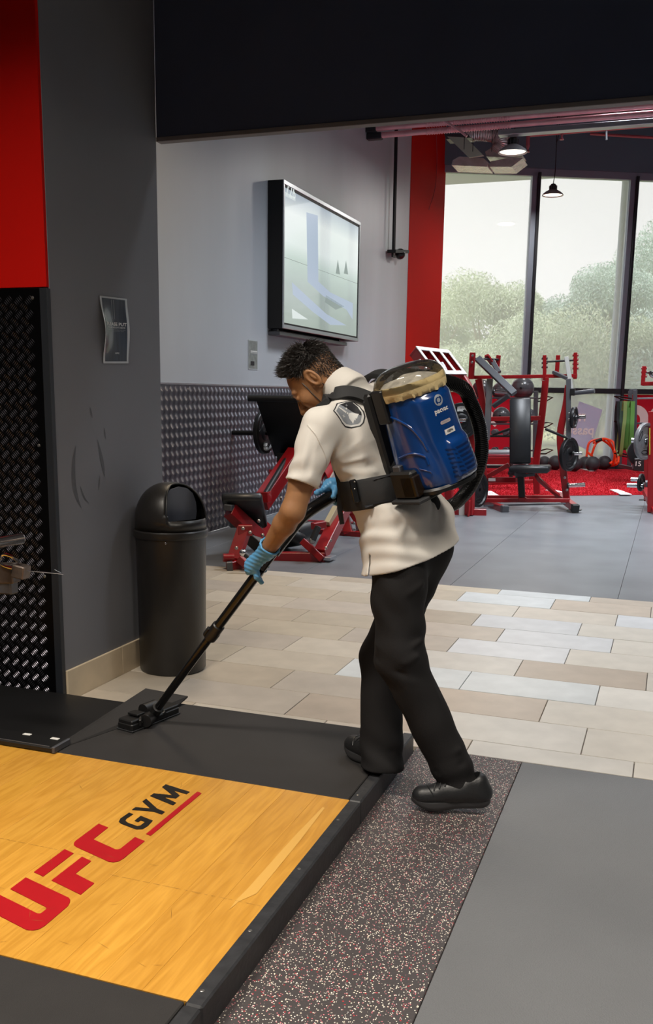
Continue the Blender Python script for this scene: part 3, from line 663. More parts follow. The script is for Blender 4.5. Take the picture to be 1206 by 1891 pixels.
# ---------------------------------------------------------------- notices
ps = thing('poster', 'curling dark poster in a clear sleeve on the grey pillar', 'poster', (XP, 4.16, 1.73))
pc = [PX(183, 546, XP+.002), PX(233, 552, XP+.002), PX(236, 671, XP+.002), PX(190, 671, XP+.002)]
def bend(s, t):
    p = (pc[0]*(1-s)+pc[1]*s)*(1-t)+(pc[3]*(1-s)+pc[2]*s)*t
    e = abs(2*s-1); lift = .004+.022*e**2*math.sin(math.pi*t)**2 if s < .5 else .004+.012*e**2*math.sin(math.pi*t)**2
    return p+np.array([lift, 0, 0])
def grid(f, n, m_): return [f(i/n, j/m_) for j in range(m_+1) for i in range(n+1)], [(j*(n+1)+i, j*(n+1)+i+1, (j+1)*(n+1)+i+1, (j+1)*(n+1)+i) for j in range(m_) for i in range(n)]
def sheet(name, f, m, parent, th=.0012, n=28, m_=28):
    v, fc = grid(f, n, m_); k = len(v); v2 = [p+np.array([-th, 0, 0]) for p in v]; N1 = n+1
    rim = [i for i in range(N1)]+[j*N1+n for j in range(1, m_+1)]+[m_*N1+i for i in range(n-1, -1, -1)]+[j*N1 for j in range(m_-1, 0, -1)]
    return MB().raw(v+v2, fc+[tuple(i+k for i in q[::-1]) for q in fc]+[(rim[i], rim[(i+1) % len(rim)], rim[(i+1) % len(rim)]+k, rim[i]+k) for i in range(len(rim))]).build(name, m, parent)
sheet('sleeve', bend, M_poster_edge, ps)
sheet('print', lambda s, t: bend(.06+.86*s, .025+.945*t)+np.array([.0012, 0, 0]), M_poster, ps, .0008)
def bent_text(txt, s0, s1, t, hgt, m, bold=0.):
    v, f = text_tris(txt, 1.0, bold=bold); v = np.array(v); w = v[:, 0].max()-v[:, 0].min(); hh = .72; q = []
    for x, y in v: q.append(bend(s0+(x-v[:, 0].min())/w*(s1-s0), t-y/hh*hgt)+np.array([.0022, 0, 0]))
    MB().raw(q, f).build('lettering', m, ps, smooth=False)
bent_text('PLEASE PUT', .13, .90, .405, .050, M_print_w, .02); bent_text('YOUR WEIGHTS BACK', .18, .86, .455, .026, M_print_w)
bent_text('after you have finished with them', .2, .86, .488, .014, M_print_g); bent_text('and keep the floor clear', .27, .8, .508, .012, M_print_g); bent_text('UFC', .46, .62, .845, .022, M_print_w, .02)
for s in (.38, .47): MB().raw([bend(s, .04)+np.array([.0021, 0, 0]), bend(s+.018, .04)+np.array([.0021, 0, 0]), bend(s+.03, .33)+np.array([.0021, 0, 0]), bend(s+.015, .33)+np.array([.0021, 0, 0])], [(0, 1, 2, 3)]).build('crease', M_print_g, ps, smooth=False)
nt = thing('notice', 'small grey notice in a clear sleeve on the left hall wall', 'notice', (XW, 9.88, 1.85))
n4 = [PX(458, 627, XW), PX(475, 629, XW), PX(475, 683, XW), PX(458, 682, XW)]
nb = lambda s, t: (n4[0]*(1-s)+n4[1]*s)*(1-t)+(n4[3]*(1-s)+n4[2]*s)*t+np.array([.006, 0, 0])
sheet('sleeve', nb, M_poster_edge, nt, .004, 4, 6); sheet('print', lambda s, t: nb(.05+.9*s, .03+.94*t)+np.array([.002, 0, 0]), M_notice, nt, .001, 4, 6)
for t0, t1, m in ((.36, .40, M_print_w), (.42, .44, M_print_w), (.47, .49, M_print_g), (.72, .86, M_print_k)):
    s0, s1 = (.2, .92) if m is not M_print_k else (.2, .6)
    MB().raw([nb(s0, t0)+np.array([.004, 0, 0]), nb(s1, t0)+np.array([.004, 0, 0]), nb(s1, t1)+np.array([.004, 0, 0]), nb(s0, t1)+np.array([.004, 0, 0])], [(0, 1, 2, 3)]).build('text_line', m, nt, smooth=False)

# ================================================================ LIFTING PLATFORM
pf = thing('lifting_platform', 'wooden lifting platform with printed lettering and black rubber border', 'platform', (-1.8, 2.4, -.028))
ZT = .08; X1 = -.94; XL = -3.3
MB().box((-3.4, 1.0, -.027), (-.945, 3.61, .052), .003).build('base_board', M_black, pf)
rng2 = random.Random(4); x = X1; pr = None
while x > XL:
    w = .118; lo, hi = x-w+.0004, x
    wl0 = world_loc(pf); o = MB().box(wl0+(-(hi-lo)/2, -(2.915-1.735)/2, -.014), wl0+((hi-lo)/2, (2.915-1.735)/2, .014), .0004).build('plank', M_wood, pf) if pr is None else link_copy(pr, (0, 0, 0), pf)
    pr = pr or o; o.location = (Vector(((lo+hi)/2, 2.325, .0655))-Vector(world_loc(pf))); d = rng2.uniform(.93, 1.05); o.color = (d, d*rng2.uniform(.97, 1.0), d*rng2.uniform(.92, 1.0), 1); x -= w
MB().box((-2.155, 2.918, .05), (-.945, 3.612, ZT+.001), .003).build('rubber_sheet', M_rubber, pf)
MB().box((-3.3, 1.05, .05), (-.945, 1.732, ZT+.001), .003).build('rubber_sheet', M_rubber, pf)
MB().box((-3.3, 2.918, -.02), (-2.16, 3.0, .06), .003).build('rubber_sheet', M_rubber, pf)
for a, b in ((1.03, 1.722), (1.724, 2.905), (2.907, 3.625)):
    e = MB().box((-.9425, a, -.028), (-.897, b, ZT+.002), .005).build('edge_rail', M_rubber_edge, pf)
for y in (1.78, 2.05, 2.4, 2.75, 2.96, 3.3): MB().lathe([(0, .0015), (.004, .001), (.006, 0)], (-.925, y, ZT+.002), (0, 0, 1), 8).build('screw', M_bolt, pf)
MB().raw([PZ(x, y, ZT+.0006) for x, y in ((423, 1680), (442, 1664), (474, 1650), (556, 1550), (600, 1492), (596, 1490), (540, 1548), (458, 1640), (436, 1662))], [tuple(range(9))]).build('pale_streak', mat('pale_wood', 'cfa050', .34), pf, smooth=False)
# lettering: strokes along x across the board, reading along y
zl = ZT-.0002
def letter(poly, m, holes=None):
    vf = poly_tris(poly); b = MB(); b.raw([(x, y, zl) for x, y in vf[0]]+[(x, y, zl+.0012) for x, y in vf[0]], [q[::-1] for q in vf[1]]+[tuple(i+len(vf[0]) for i in q) for q in vf[1]]); return b.build('lettering', m, pf, smooth=False)
letter([(-1.635, 2.072), (-1.457, 2.022), (-1.447, 2.015), (-1.440, 2.004), (-1.433, 1.985), (-1.432, 1.88), (-1.436, 1.862), (-1.448, 1.851), (-1.465, 1.848), (-1.64, 1.897), (-1.64, 1.966), (-1.487, 1.924), (-1.480, 1.926), (-1.478, 1.932), (-1.478, 1.95), (-1.481, 1.956), (-1.49, 1.960), (-1.635, 2.003)], M_print_r)
letter([(-1.633, 2.257), (-1.592, 2.244), (-1.592, 2.094), (-1.633, 2.106)], M_print_r)
letter([(-1.557, 2.235), (-1.516, 2.222), (-1.516, 2.141), (-1.435, 2.114), (-1.435, 2.047), (-1.557, 2.084)], M_print_r)
letter([(-1.634, 2.443), (-1.591, 2.431), (-1.589, 2.344), (-1.492, 2.312), (-1.483, 2.313), (-1.478, 2.32), (-1.477, 2.404), (-1.435, 2.391), (-1.436, 2.27), (-1.44, 2.25), (-1.45, 2.240), (-1.465, 2.237), (-1.607, 2.281), (-1.622, 2.289), (-1.630, 2.3), (-1.634, 2.316)], M_print_r)
letter([(-1.587, 2.55), (-1.568, 2.545), (-1.571, 2.508), (-1.566, 2.493), (-1.551, 2.483), (-1.51, 2.473), (-1.503, 2.48), (-1.503, 2.508), (-1.522, 2.514), (-1.522, 2.499), (-1.539, 2.504), (-1.539, 2.543), (-1.484, 2.526), (-1.479, 2.488), (-1.483, 2.461), (-1.5, 2.451), (-1.567, 2.469), (-1.582, 2.479), (-1.590, 2.501)], M_print_b)
letter([(-1.591, 2.667), (-1.515, 2.61), (-1.48, 2.599), (-1.48, 2.577), (-1.516, 2.586), (-1.59, 2.572), (-1.59, 2.594), (-1.539, 2.604), (-1.591, 2.642)], M_print_b)
letter([(-1.589, 2.798), (-1.479, 2.772), (-1.480, 2.75), (-1.537, 2.762), (-1.497, 2.732), (-1.498, 2.706), (-1.54, 2.7), (-1.479, 2.675), (-1.480, 2.653), (-1.59, 2.691), (-1.589, 2.715), (-1.522, 2.725), (-1.589, 2.773)], M_print_b)
letter([(-1.456, 2.783), (-1.436, 2.777), (-1.436, 2.43), (-1.456, 2.435)], M_print_r)
# butt seams across the boards
sm = MB()
for (qx, qy, x0, x1) in ((45, 1557, -2.6, -1.5), (255, 1626, -1.42, -.96)):
    y = PZ(qx, qy, ZT)[1]; x = x0
    while x < x1: w_ = rng2.uniform(.01, .03); sm.raw([(x, y-.0004, ZT+.0008), (x+w_, y-.0004, ZT+.0008), (x+w_, y+.0004, ZT+.0008), (x, y+.0004, ZT+.0008)], [(0, 1, 2, 3)]); x += w_+rng2.uniform(.003, .012)
sm.build('board_seam', mat('seam_dark', '84602c', .6), pf, smooth=False, kind='stuff')
# scratches
sc = MB(); rs = random.Random(9)
for _ in range(48):
    x, y, a, l = rs.uniform(-2.2, -.96), rs.uniform(1.76, 2.88), rs.uniform(-1.2, 1.2), rs.uniform(.015, .07); d = np.array([math.cos(a), math.sin(a), 0]); e = np.array([-d[1], d[0], 0])*.0004; c = np.array([x, y, ZT+.0012])
    sc.raw([c-d*l/2, c+e, c+d*l/2, c-e], [(0, 1, 2, 3)])
sc.build('scratches', mat('scratch', '8a6028', .5), pf, smooth=False, kind='stuff')
# wedge strip at the left end of the platform, rising to the tiles
q = [(-2.172, 2.95, .076), (-2.135, 2.95, .083), (-1.955, 3.52, .083), (-1.94, 3.63, .112), (-2.172, 3.66, .112)]
w = MB(); k = len(q); w.raw([V3(p)-np.array([0, 0, .006]) for p in q]+q, [tuple(range(k))[::-1], tuple(range(k, 2*k))]+[(i, (i+1) % k, k+(i+1) % k, k+i) for i in range(k)])
tag(w.build('ramp_plate', M_rubber, smooth=False), 'curled black wedge plate between the platform and the tiles, under the floor head', 'plate')
fb = thing('squat_rack', 'black steel rack base rail with bits of white tape beside the wood', 'rack', (-2.5, 2.95, .08))
MB().box((-3.3, 2.895, .0815), (-2.135, 3.0, .103), .004).build('foot_bar', M_black, fb); MB().box((-2.135, 2.892, .0815), (-2.122, 3.0, .108), .003).build('end_cap', M_steelgrey, fb)
for x in (-2.33, -2.2): MB().box((x, 2.975, .1025), (x+.035, 2.992, .1045), .0008).build('tape', M_tape, fb)
MB().box((-3.3, 2.90, .103), (-2.15, 2.904, .106), .001).build('lip', M_steelgrey, fb)

# barbell sleeve end and steel collar at the left edge
bb = thing('barbell', 'bright steel barbell sleeve end reaching in at the left edge', 'barbell', tuple(P(0, 1000, 2.9)))
a, b = P(-60, 1012, 2.75), P(42, 994, 2.95); MB().tube([a, a+(b-a)*.985, b], [.0215, .0215, .019], 20).build('sleeve', M_chrome, bb); MB().cyl(b-(b-a)*.01, b+(b-a)*.002, .014, n=16).build('end_cap', M_bolt, bb)
M_latch = mat('worn_steel', '6a605a', .38, .7, noise=(30, .3))
ho = thing('rack_hook', 'worn steel rack latch with a thin wire pin before the checker plate', 'hook', tuple(P(15, 1055, 2.9)))
Y0 = 2.95
MB().bar(P(-30, 1058, Y0), P(30, 1058, Y0), .05, .075).build('latch_block', M_latch, ho)
MB().bar(P(28, 1052, Y0-.02), P(50, 1058, Y0-.02), .05, .05).build('latch_tongue', M_latch, ho)
MB().tube(spline([P(2, 1032, Y0-.03), P(7, 1024, Y0-.03), P(22, 1028, Y0-.03), P(37, 1040, Y0-.03)], 6), .006, 8).build('latch_loop', M_chrome, ho)
MB().tube(spline([P(0, 1040, Y0-.03), P(10, 1046, Y0-.03), P(28, 1050, Y0-.03), P(34, 1046, Y0-.03)], 6), .005, 8).build('latch_loop', M_chrome, ho)
MB().box(P(-20, 1093, Y0)-np.array([0, .02, 0]), P(25, 1070, Y0)+np.array([0, .03, 0]), .006).build('latch_foot', M_steelgrey, ho)
MB().tube([P(50, 1054, Y0-.02), P(116, 1060, Y0+.2)], .0022, 6).build('pin', M_chrome, ho); MB().tube([P(100, 1052, Y0+.15), P(112, 1058, Y0+.19)], .0018, 6).build('pin_tail', M_chrome, ho)

# ================================================================ BIN
bc = np.array([-2.402, 4.335, 0]); bn = thing('litter_bin', 'tall black plastic bin with a domed swing lid beside the grey pillar', 'bin', tuple(bc))
MB().lathe([(0, .004), (.166, .002), (.173, .012), (.181, .69), (.184, .705), (.184, .725), (.178, .727), (.17, .69), (.15, .05), (0, .04)], bc, (0, 0, 1), 48).build('bin_body', M_bin, bn)
MB().lathe([(.178, .712), (.190, .713), (.194, .722), (.193, .746), (.188, .752), (.178, .752)], bc, (0, 0, 1), 48).build('rim', M_bin, bn)
# dome with a cut opening facing the hall
def dome():
    b = MB(); n, m_ = 72, 22; ax = math.radians(-24); z0 = .750; keep = []
    vs = []
    for j in range(m_+1):
        t = j/m_*math.pi/2; r = .183*math.cos(t)**.85 if j < m_ else 1e-4; z = z0+.045+.195*math.sin(t) if j else z0
        for i in range(n): a = 2*math.pi*i/n; vs.append(np.array([r*math.cos(a), r*math.sin(a), z]))
    def inside(p):
        c, s = math.cos(ax), math.sin(ax); x = p[0]*c+p[1]*s; y = -p[0]*s+p[1]*c; z = p[2]-z0-.05
        return x > .035 and z > .0 and (abs(y)/.125)**2.4+(max(z, 0)/.185)**2.2 < 1
    fs = []
    for j in range(m_):
        for i in range(n):
            q = (j*n+i, j*n+(i+1) % n, (j+1)*n+(i+1) % n, (j+1)*n+i)
            if not inside(sum(vs[k] for k in q)/4): fs.append(q)
    b.raw([p+bc for p in vs], fs); o = b.build('dome_lid', M_bin, bn, ang=60)
    s = o.modifiers.new('thickness', 'SOLIDIFY'); s.thickness = .005; s.offset = -1
    b2 = MB(); c, s_ = math.cos(ax), math.sin(ax); pts = []
    # flap hangs inside the opening
    poly = [(-.118, .0), (-.122, .04), (-.115, .09), (-.09, .14), (-.05, .168), (0, .178), (.05, .168), (.09, .14), (.115, .09), (.122, .04), (.118, .0)]
    b2.prism(poly, bc+np.array([.052*c, .052*s_, z0+.045]), (-s_, c, 0), (.10*c, .10*s_, .995), (c, s_, -.1), .006); b2.build('swing_flap', M_binflap, bn)
    # raised lip round the opening
    rim = []
    for k in range(41):
        a = math.pi*k/40; y = .125*math.copysign(abs(math.cos(a))**(2/2.4), math.cos(a)); z = .185*abs(math.sin(a))**(2/2.2); zz = z0+.05+z
        t = math.asin(min(1, max(0, (zz-z0-.045)/.195))); r = .183*math.cos(t)**.85; x = math.sqrt(max(r*r-y*y, .035**2)) if r > abs(y) else .035
        rim.append(bc+np.array([x*c-y*s_, x*s_+y*c, zz]))
    MB().tube(rim, .0045, 8).build('opening_lip', M_black, bn)
dome()
MB().lathe([(0, .006), (.006, .004), (.008, 0)], bc+.184*np.array([.35, -.93, 0])+np.array([0, 0, .70]), (.35, -.93, 0), 10).build('rivet', M_chrome, bn)
# ================================================================ GYM MACHINES
def bolts(pts, parent, n=(0, -1, 0), r=.016):
    for p in pts: MB().lathe([(0, r*.9), (r*.6, r*.85), (r, r*.4), (r, 0)], p, n, 8).build('bolt', M_bolt, parent)
def weight_plate(name, label, c, ax, R, th, parent=None, text=None, group='weight plates on the machines', tcol=None):
    t = thing(name, label, 'weight plate', tuple(c), group) if parent is None else parent
    c = V3(c); ax = unit(ax); h = th/2
    prof = [(.026, -h*.7), (.05, -h*.7), (R*.36, -h*.55), (R*.40, -h*.25), (R*.80, -h*.25), (R*.85, -h), (R*.97, -h), (R, -h*.7), (R, h*.7), (R*.97, h), (R*.85, h), (R*.80, h*.25), (R*.40, h*.25), (R*.36, h*.55), (.05, h*.7), (.026, h*.7), (.026, -h*.7)]
    MB().lathe(prof, c, ax, 40).build('disc', M_iron, t)
    x = unit(np.cross(ax, (0, 0, 1))); z = np.cross(x, ax)
    for k in range(3):
        a = math.radians(90+120*k+60); d = x*math.cos(a)+z*math.sin(a); e = -x*math.sin(a)+z*math.cos(a)
        pts = [c+d*R*.58+(d*math.cos(q)*.10+e*math.sin(q)*.30)*R for q in np.linspace(0, 6.283, 16)]
        for s in (-1, 1): MB().tube([p+ax*s*h*.30 for p in pts], R*.022, 6, cap=False).build('grip_rim', M_black, t)
    if text:
        for a0, tx in ((-90, text), (90, 'KG')):
            a = math.radians(a0); d = x*math.cos(a)+z*math.sin(a)
            vf = text_tris(tx, R*.34, bold=.01)
            for s in (-1, 1): flat_print('lettering', vf, tcol or M_print_g, t, c+d*R*.66+ax*s*h*.3, x*s*(1 if a0 > 0 else -1)*-1, z*(1 if a0 > 0 else -1), ax*s, .0015)
    return t
def pegtube(a, b, r, parent, name='weight_peg', m=None):
    MB().cyl(a, b, r, n=16).build(name, m or M_chrome, parent); d = unit(V3(a)-V3(b)); MB().cyl(V3(a)-d*.0, V3(a)-d*.02, r*1.6, n=16).build('peg_collar', M_black, parent)

# ---------------- leg press
lp_ = thing('leg_press', 'red plate loaded leg press with a tilted black foot plate beside the checker wall', 'leg press', tuple(PZ(470, 1035)))
YF, YM, YK = 7.25, 8.1, 9.0
def rbar(name, a, b, w, h=None, m=None, side=None, parent=lp_): return MB().bar(a, b, w, h, side).build(name, m or M_red, parent)
SX = (1, 0, 0)
# front cross foot
rbar('cross_foot', P(423, 1046, 7.05), P(470, 1036, 7.3), .09, .085); rbar('end_cap', P(419, 1047, 7.03), P(430, 1046, 7.05), .092, .09, M_steelgrey)
rbar('front_post', P(432, 1035, 7.15), P(452, 975, 7.35), .11, .07, side=SX); rbar('pivot_bracket', P(440, 979, 7.3), P(466, 979, 7.35), .085, .09)
MB().cyl(P(412, 1030, 7.05), P(432, 1030, 7.1), .035, n=14).build('pivot_tube', M_red, lp_)
rbar('pivot_arm', P(443, 1030, 7.1), P(460, 1045, 7.1), .09, .06)
MB().cyl(P(450, 1022, 7.0), P(472, 1040, 7.0), .022, n=14).build('lock_handle', M_rubber_edge, lp_); MB().sphere(P(449, 1021, 7.0), .032, 14, 9).build('handle_knob', M_chrome, lp_)
# seat carriage
rbar('seat_rail', P(424, 942, 7.45), P(497, 1010, 7.75), .10, .12, side=SX); rbar('seat_rail', P(448, 944, 7.9), P(516, 1002, 8.2), .10, .12, side=SX)
rbar('rail_end', P(416, 936, 7.42), P(430, 938, 7.42), .07, .05, M_steelgrey)
# pads: back rest slab and seat
def slab(name, q, th, m, parent, bev=.02):
    # rounded pad from four corners, thickness along its normal
    q = [V3(p) for p in q]; u = unit(q[1]-q[0]); v = q[3]-q[0]; v = unit(v-u*(v @ u)); n = np.cross(u, v); c = sum(q)/4
    return MB().obox(c, (u, v, n), (np.linalg.norm(q[1]-q[0])/2, np.linalg.norm(q[3]-q[0])/2, th/2), bev).build(name, m, parent, ang=70)
slab('back_pad', (P(396, 917, 7.4), P(470, 917, 7.5), P(508, 967, 7.9), P(434, 969, 7.8)), .085, M_pad, lp_)
slab('seat_pad', (P(508, 972, 7.9), P(541, 990, 8.0), P(556, 1012, 8.4), P(522, 1000, 8.3)), .11, M_pad, lp_, .03)
MB().cyl(P(541, 985, 8.1), P(566, 978, 8.3), .085, n=20).build('roller_pad', M_pad, lp_); MB().cyl(P(566, 978, 8.3), P(574, 976, 8.33), .045, n=14).build('roller_cap', M_steelgrey, lp_)
rbar('under_frame', P(452, 952, 7.7), P(500, 1018, 7.7), .09, .10, M_black); rbar('shock_block', P(455, 985, 7.6), P(486, 1012, 7.6), .14, .10, M_black)
# base
rbar('base_rail', P(470, 1030, 7.6), P(600, 1030, 7.75), .085, .10); rbar('base_rail', P(450, 1014, 8.6), P(590, 1012, 8.75), .085, .10)
rbar('brace', P(560, 1000, 7.75), P(597, 1034, 7.7), .06, .09, side=SX)
rbar('rear_rail', P(592, 1024, 7.75), P(636, 936, 8.3), .105, .12, side=SX); rbar('rear_rail_cap', P(606, 974, 8.0), P(622, 944, 8.15), .05, .15, mat('label_plate', 'b8ab8c', .4), side=SX)
MB().box(P(583, 1034, 7.7)-np.array([0, .0, .0]), P(610, 1034, 7.7)+np.array([0, .16, .02]), .003).build('foot_plate_base', M_alu, lp_)
rbar('hand_grip', P(588, 972, 7.7), P(577, 998, 7.65), .045, .045, M_rubber_edge); MB().sphere(P(576, 999, 7.65), .028, 12, 8).build('grip_end', M_bolt, lp_)
rbar('hand_lever', P(577, 972, 7.7), P(600, 968, 7.8), .06, .06)
# rising guide rails with black rods
for dx, dY in ((0, 0), (62, .25)):
    rbar('guide_rail', P(482+dx, 930, 8.3+dY), P(545+dx, 838, 9.05+dY), .13, .15, side=SX)
    MB().cyl(P(490+dx, 912, 8.2+dY), P(527+dx, 850, 8.85+dY), .026, n=12).build('guide_rod', M_black, lp_)
    rbar('rod_mount', P(476+dx, 918, 8.2+dY), P(498+dx, 918, 8.2+dY), .09, .10)
rbar('rail_stop', P(500, 870, 8.85), P(507, 884, 8.75), .05, .04)
rbar('upright', P(640, 940, 8.6), P(600, 858, 9.3), .10, .12, side=SX); rbar('gusset', P(604, 905, 8.9), P(626, 868, 9.0), .02, .16, M_redlt, side=SX)
rbar('upright', P(560, 948, 9.2), P(566, 850, 9.4), .11, .10)
# sled with black foot plate
slab('foot_plate', (P(478, 736, 9.0), P(592, 738, 9.0), P(607, 842, 9.5), P(507, 842, 9.5)), .05, M_navy, lp_, .012)
MB().cyl(P(459, 735, 8.98), P(600, 738, 8.98), .034, n=16).build('top_roll', M_black, lp_)
rbar('sled_beam', P(515, 845, 9.4), P(606, 846, 9.4), .12, .10, M_navy)
MB().cyl(P(421, 799, 9.35), P(600, 800, 9.35), .026, n=16).build('weight_peg', M_iron, lp_)
bolts([P(462, 983, 7.25), P(449, 976, 7.2), P(437, 1012, 7.05), P(478, 962, 7.45), P(485, 988, 7.5), P(519, 920, 8.2), P(610, 998, 7.85), P(602, 1012, 7.75)], lp_)
weight_plate('weight_plate', 'large black 20 kg plate hanging behind the leg press foot plate', P(489, 797, 9.35), (1, -.05, 0), .235, .05, text='20', tcol=M_print_w)
MB().bar(P(474, 795, 9.33), P(480, 762, 9.33), .012, .02).build('red_badge', M_red, bpy.data.objects['weight_plate'])

# ---------------- second machine behind the worker (seen beside the hip)
hs = thing('hack_squat', 'low red machine base showing between the leg press and the worker', 'machine', tuple(PZ(640, 990)))
hb = lambda n_, a, b, w, h=None, m=None, side=None: MB().bar(a, b, w, h, side).build(n_, m or M_red, hs)
hb('base_rail', P(560, 984, 9.3), P(700, 992, 9.3), .085, .10); hb('base_rail', P(560, 968, 10.2), P(700, 974, 10.2), .085, .10)
hb('upright', P(645, 990, 9.3), P(632, 935, 9.5), .09, .12, side=SX); hb('upright', P(668, 990, 9.4), P(664, 870, 9.5), .10, .10); hb('cross_bar', P(640, 942, 9.4), P(690, 940, 9.4), .08, .09)
hb('brace', P(676, 985, 9.35), P(640, 930, 9.45), .07, .09, side=SX); hb('top_beam', P(606, 852, 9.6), P(690, 856, 9.6), .10, .12)
hb('cable', P(662, 970, 9.2), P(668, 948, 9.2), .02, .02, M_cable)
bolts([P(654, 966, 9.2), P(655, 978, 9.2)], hs)

# ---------------- plate loaded machine behind the vacuum
YA = 11.55
rw = thing('row_machine', 'tall red plate loaded machine with a tilted white-faced head frame by the red wall', 'machine', tuple(PZ(866, 952)))
ab = lambda n_, a, b, w, h=None, m=None, side=None: MB().bar(a, b, w, h, side).build(n_, m or M_red, rw)
tl_, tr_, br_, bl_ = P(769, 641, YA-.55), P(829, 648, YA+.15), P(861, 690, YA+.0), P(806, 690, YA-.75)
Nn = unit(np.cross(tr_-tl_, bl_-tl_)); Nn = Nn if Nn[2] > 0 else -Nn
for k, s in enumerate((.03, .36, .68, .97)):
    a = tl_*(1-s)+tr_*s; b = bl_*(1-s)+br_*s; ab('head_rail', a-Nn*.07, b-Nn*.07, .04, .12, side=tr_-tl_); ab('rail_top_plate', a, b, .05, .012, M_redlt, side=tr_-tl_)  # thin white plate laid along the top of each rail
for t in (.04, .96):
    a = tl_*(1-t)+bl_*t; b = tr_*(1-t)+br_*t; ab('cross_top_plate', a+Nn*.002, b+Nn*.002, .06, .012, M_redlt, side=bl_-tl_); ab('cross_rail', a-Nn*.07, b-Nn*.07, .05, .12, side=bl_-tl_)
bolts([(tl_*(1-t)+bl_*t)*(1-s)+(tr_*(1-t)+br_*t)*s-Nn*.07+np.array([-.0, -.03, 0]) for s, t in ((.02, .35), (.02, .65), (.67, .45), (.67, .75))], rw, r=.022)
ab('head_arm', P(784, 676, YA-.2), P(752, 690, YA-.2), .06, .10, M_steelgrey)
for s in (.2, .5): ab('spring_clip', tl_*(1-s)*.5+tr_*s*.5+bl_*(1-s)*.5+br_*s*.5-Nn*.02, tl_*(1-s)*.2+tr_*s*.2+bl_*(1-s)*.8+br_*s*.8-Nn*.04, .05, .03, M_chrome)
up = spline([P(848, 690, YA), P(862, 712, YA), P(873, 745, YA), P(872, 800, YA), P(869, 870, YA), P(867, 950, YA)], 3)
for a, b in zip(up[:-1], up[1:]): pass
MB().poly(up, .105, .13, side=SX).build('curved_upright', M_red, rw)
MB().poly([P(818, 700, YA+.6), P(828, 745, YA+.6), P(830, 950, YA+.6)], .10, .12, side=SX).build('upright', M_red, rw)
ab('foot_cover', P(854, 954, YA-.02), P(854, 924, YA-.02), .085, .02, M_redlt, side=SX); ab('foot_cover', P(866, 953, YA-.1), P(868, 924, YA-.1), .02, .12, side=SX)
ab('base_rail', P(866, 948, YA), P(800, 930, YA+1.3), .09, .09); ab('base_rail', P(835, 946, YA), P(898, 946, YA+.1), .08, .08)
ab('cross_arm', P(848, 690, YA), P(822, 702, YA+.6), .08, .10); ab('knee_bar', P(850, 838, YA), P(876, 838, YA), .06, .06, M_steelgrey)
slab('chest_pad', (P(845, 880, YA), P(862, 880, YA), P(862, 905, YA+.3), P(845, 905, YA+.3)), .10, M_pad, rw, .03)
pegtube(P(864, 776, YA-.16), P(840, 776, YA-.16), .025, rw)
weight_plate('weight_plate', 'black plate with pale numbers on the machine directly behind the vacuum hose', P(852, 777, YA-.15), (.35, -.94, 0), .215, .05, text='10', tcol=M_print_w)
weight_plate('weight_plate', 'black plate low on the machine, half hidden by the hose end', P(884, 905, YA+.25), (.95, -.3, 0), .215, .05)

# ---------------- shoulder press / pulldown in the middle
YC = 12.75
pd = thing('pulldown_machine', 'red and grey plate loaded press machine with upright black seat in front of the windows', 'machine', tuple(PZ(1000, 936)))
cb = lambda n_, a, b, w, h=None, m=None, side=None: MB().bar(a, b, w, h, side).build(n_, m or M_red, pd)
cp_ = lambda n_, pts, w, h=None, m=None: MB().poly(pts, w, h, side=SX).build(n_, m or M_red, pd)
cb('head_bar', P(866, 697, YC+.1), P(1066, 694, YC+.1), .055, .045)
cb('pivot_plate', P(873, 651, YC), P(870, 700, YC), .075, .04, side=SX); cb('pivot_plate', P(921, 656, YC+.5), P(917, 690, YC+.5), .06, .04, side=SX)
cb('pivot_plate', P(1006, 656, YC+.1), P(1006, 702, YC+.1), .045, .06, side=SX); cb('pivot_plate', P(1063, 651, YC+.1), P(1062, 700, YC+.1), .045, .05, side=SX)
cb('cam_link', P(1031, 656, YC+.3), P(1028, 694, YC+.3), .055, .03, side=SX); cb('cam_link', P(898, 656, YC+.3), P(910, 672, YC+.4), .06, .04, side=SX)
MB().cyl(P(1008, 668, YC+.1), P(1064, 665, YC+.1), .014, n=10).build('axle', M_black, pd); MB().cyl(P(872, 662, YC+.02), P(922, 664, YC+.5), .014, n=10).build('axle', M_black, pd)
for x, ys in ((1006, (662, 670, 678)), (1063, (656, 664, 672, 680))):
    for y in ys: MB().cyl(P(x-5.5, y, YC+.1), P(x+5.5, y, YC+.1), .016, n=8).build('axle_nut', M_black if x < 1010 else M_red, pd)
cp_('front_upright', spline([P(884, 700, YC), P(890, 735, YC), P(893, 775, YC), P(892, 850, YC), P(895, 925, YC)], 3), .085, .07)
cp_('rear_upright', spline([P(1008, 699, YC+.5), P(1003, 750, YC+.5), P(997, 800, YC+.5), P(990, 860, YC+.5), P(992, 912, YC+.5)], 3), .085, .07)
cp_('side_upright', spline([P(1050, 712, YC), P(1045, 750, YC-.02), P(1036, 790, YC-.05), P(1035, 820, YC-.05), P(1040, 865, YC-.05), P(1047, 925, YC-.05)], 3), .085, .08)
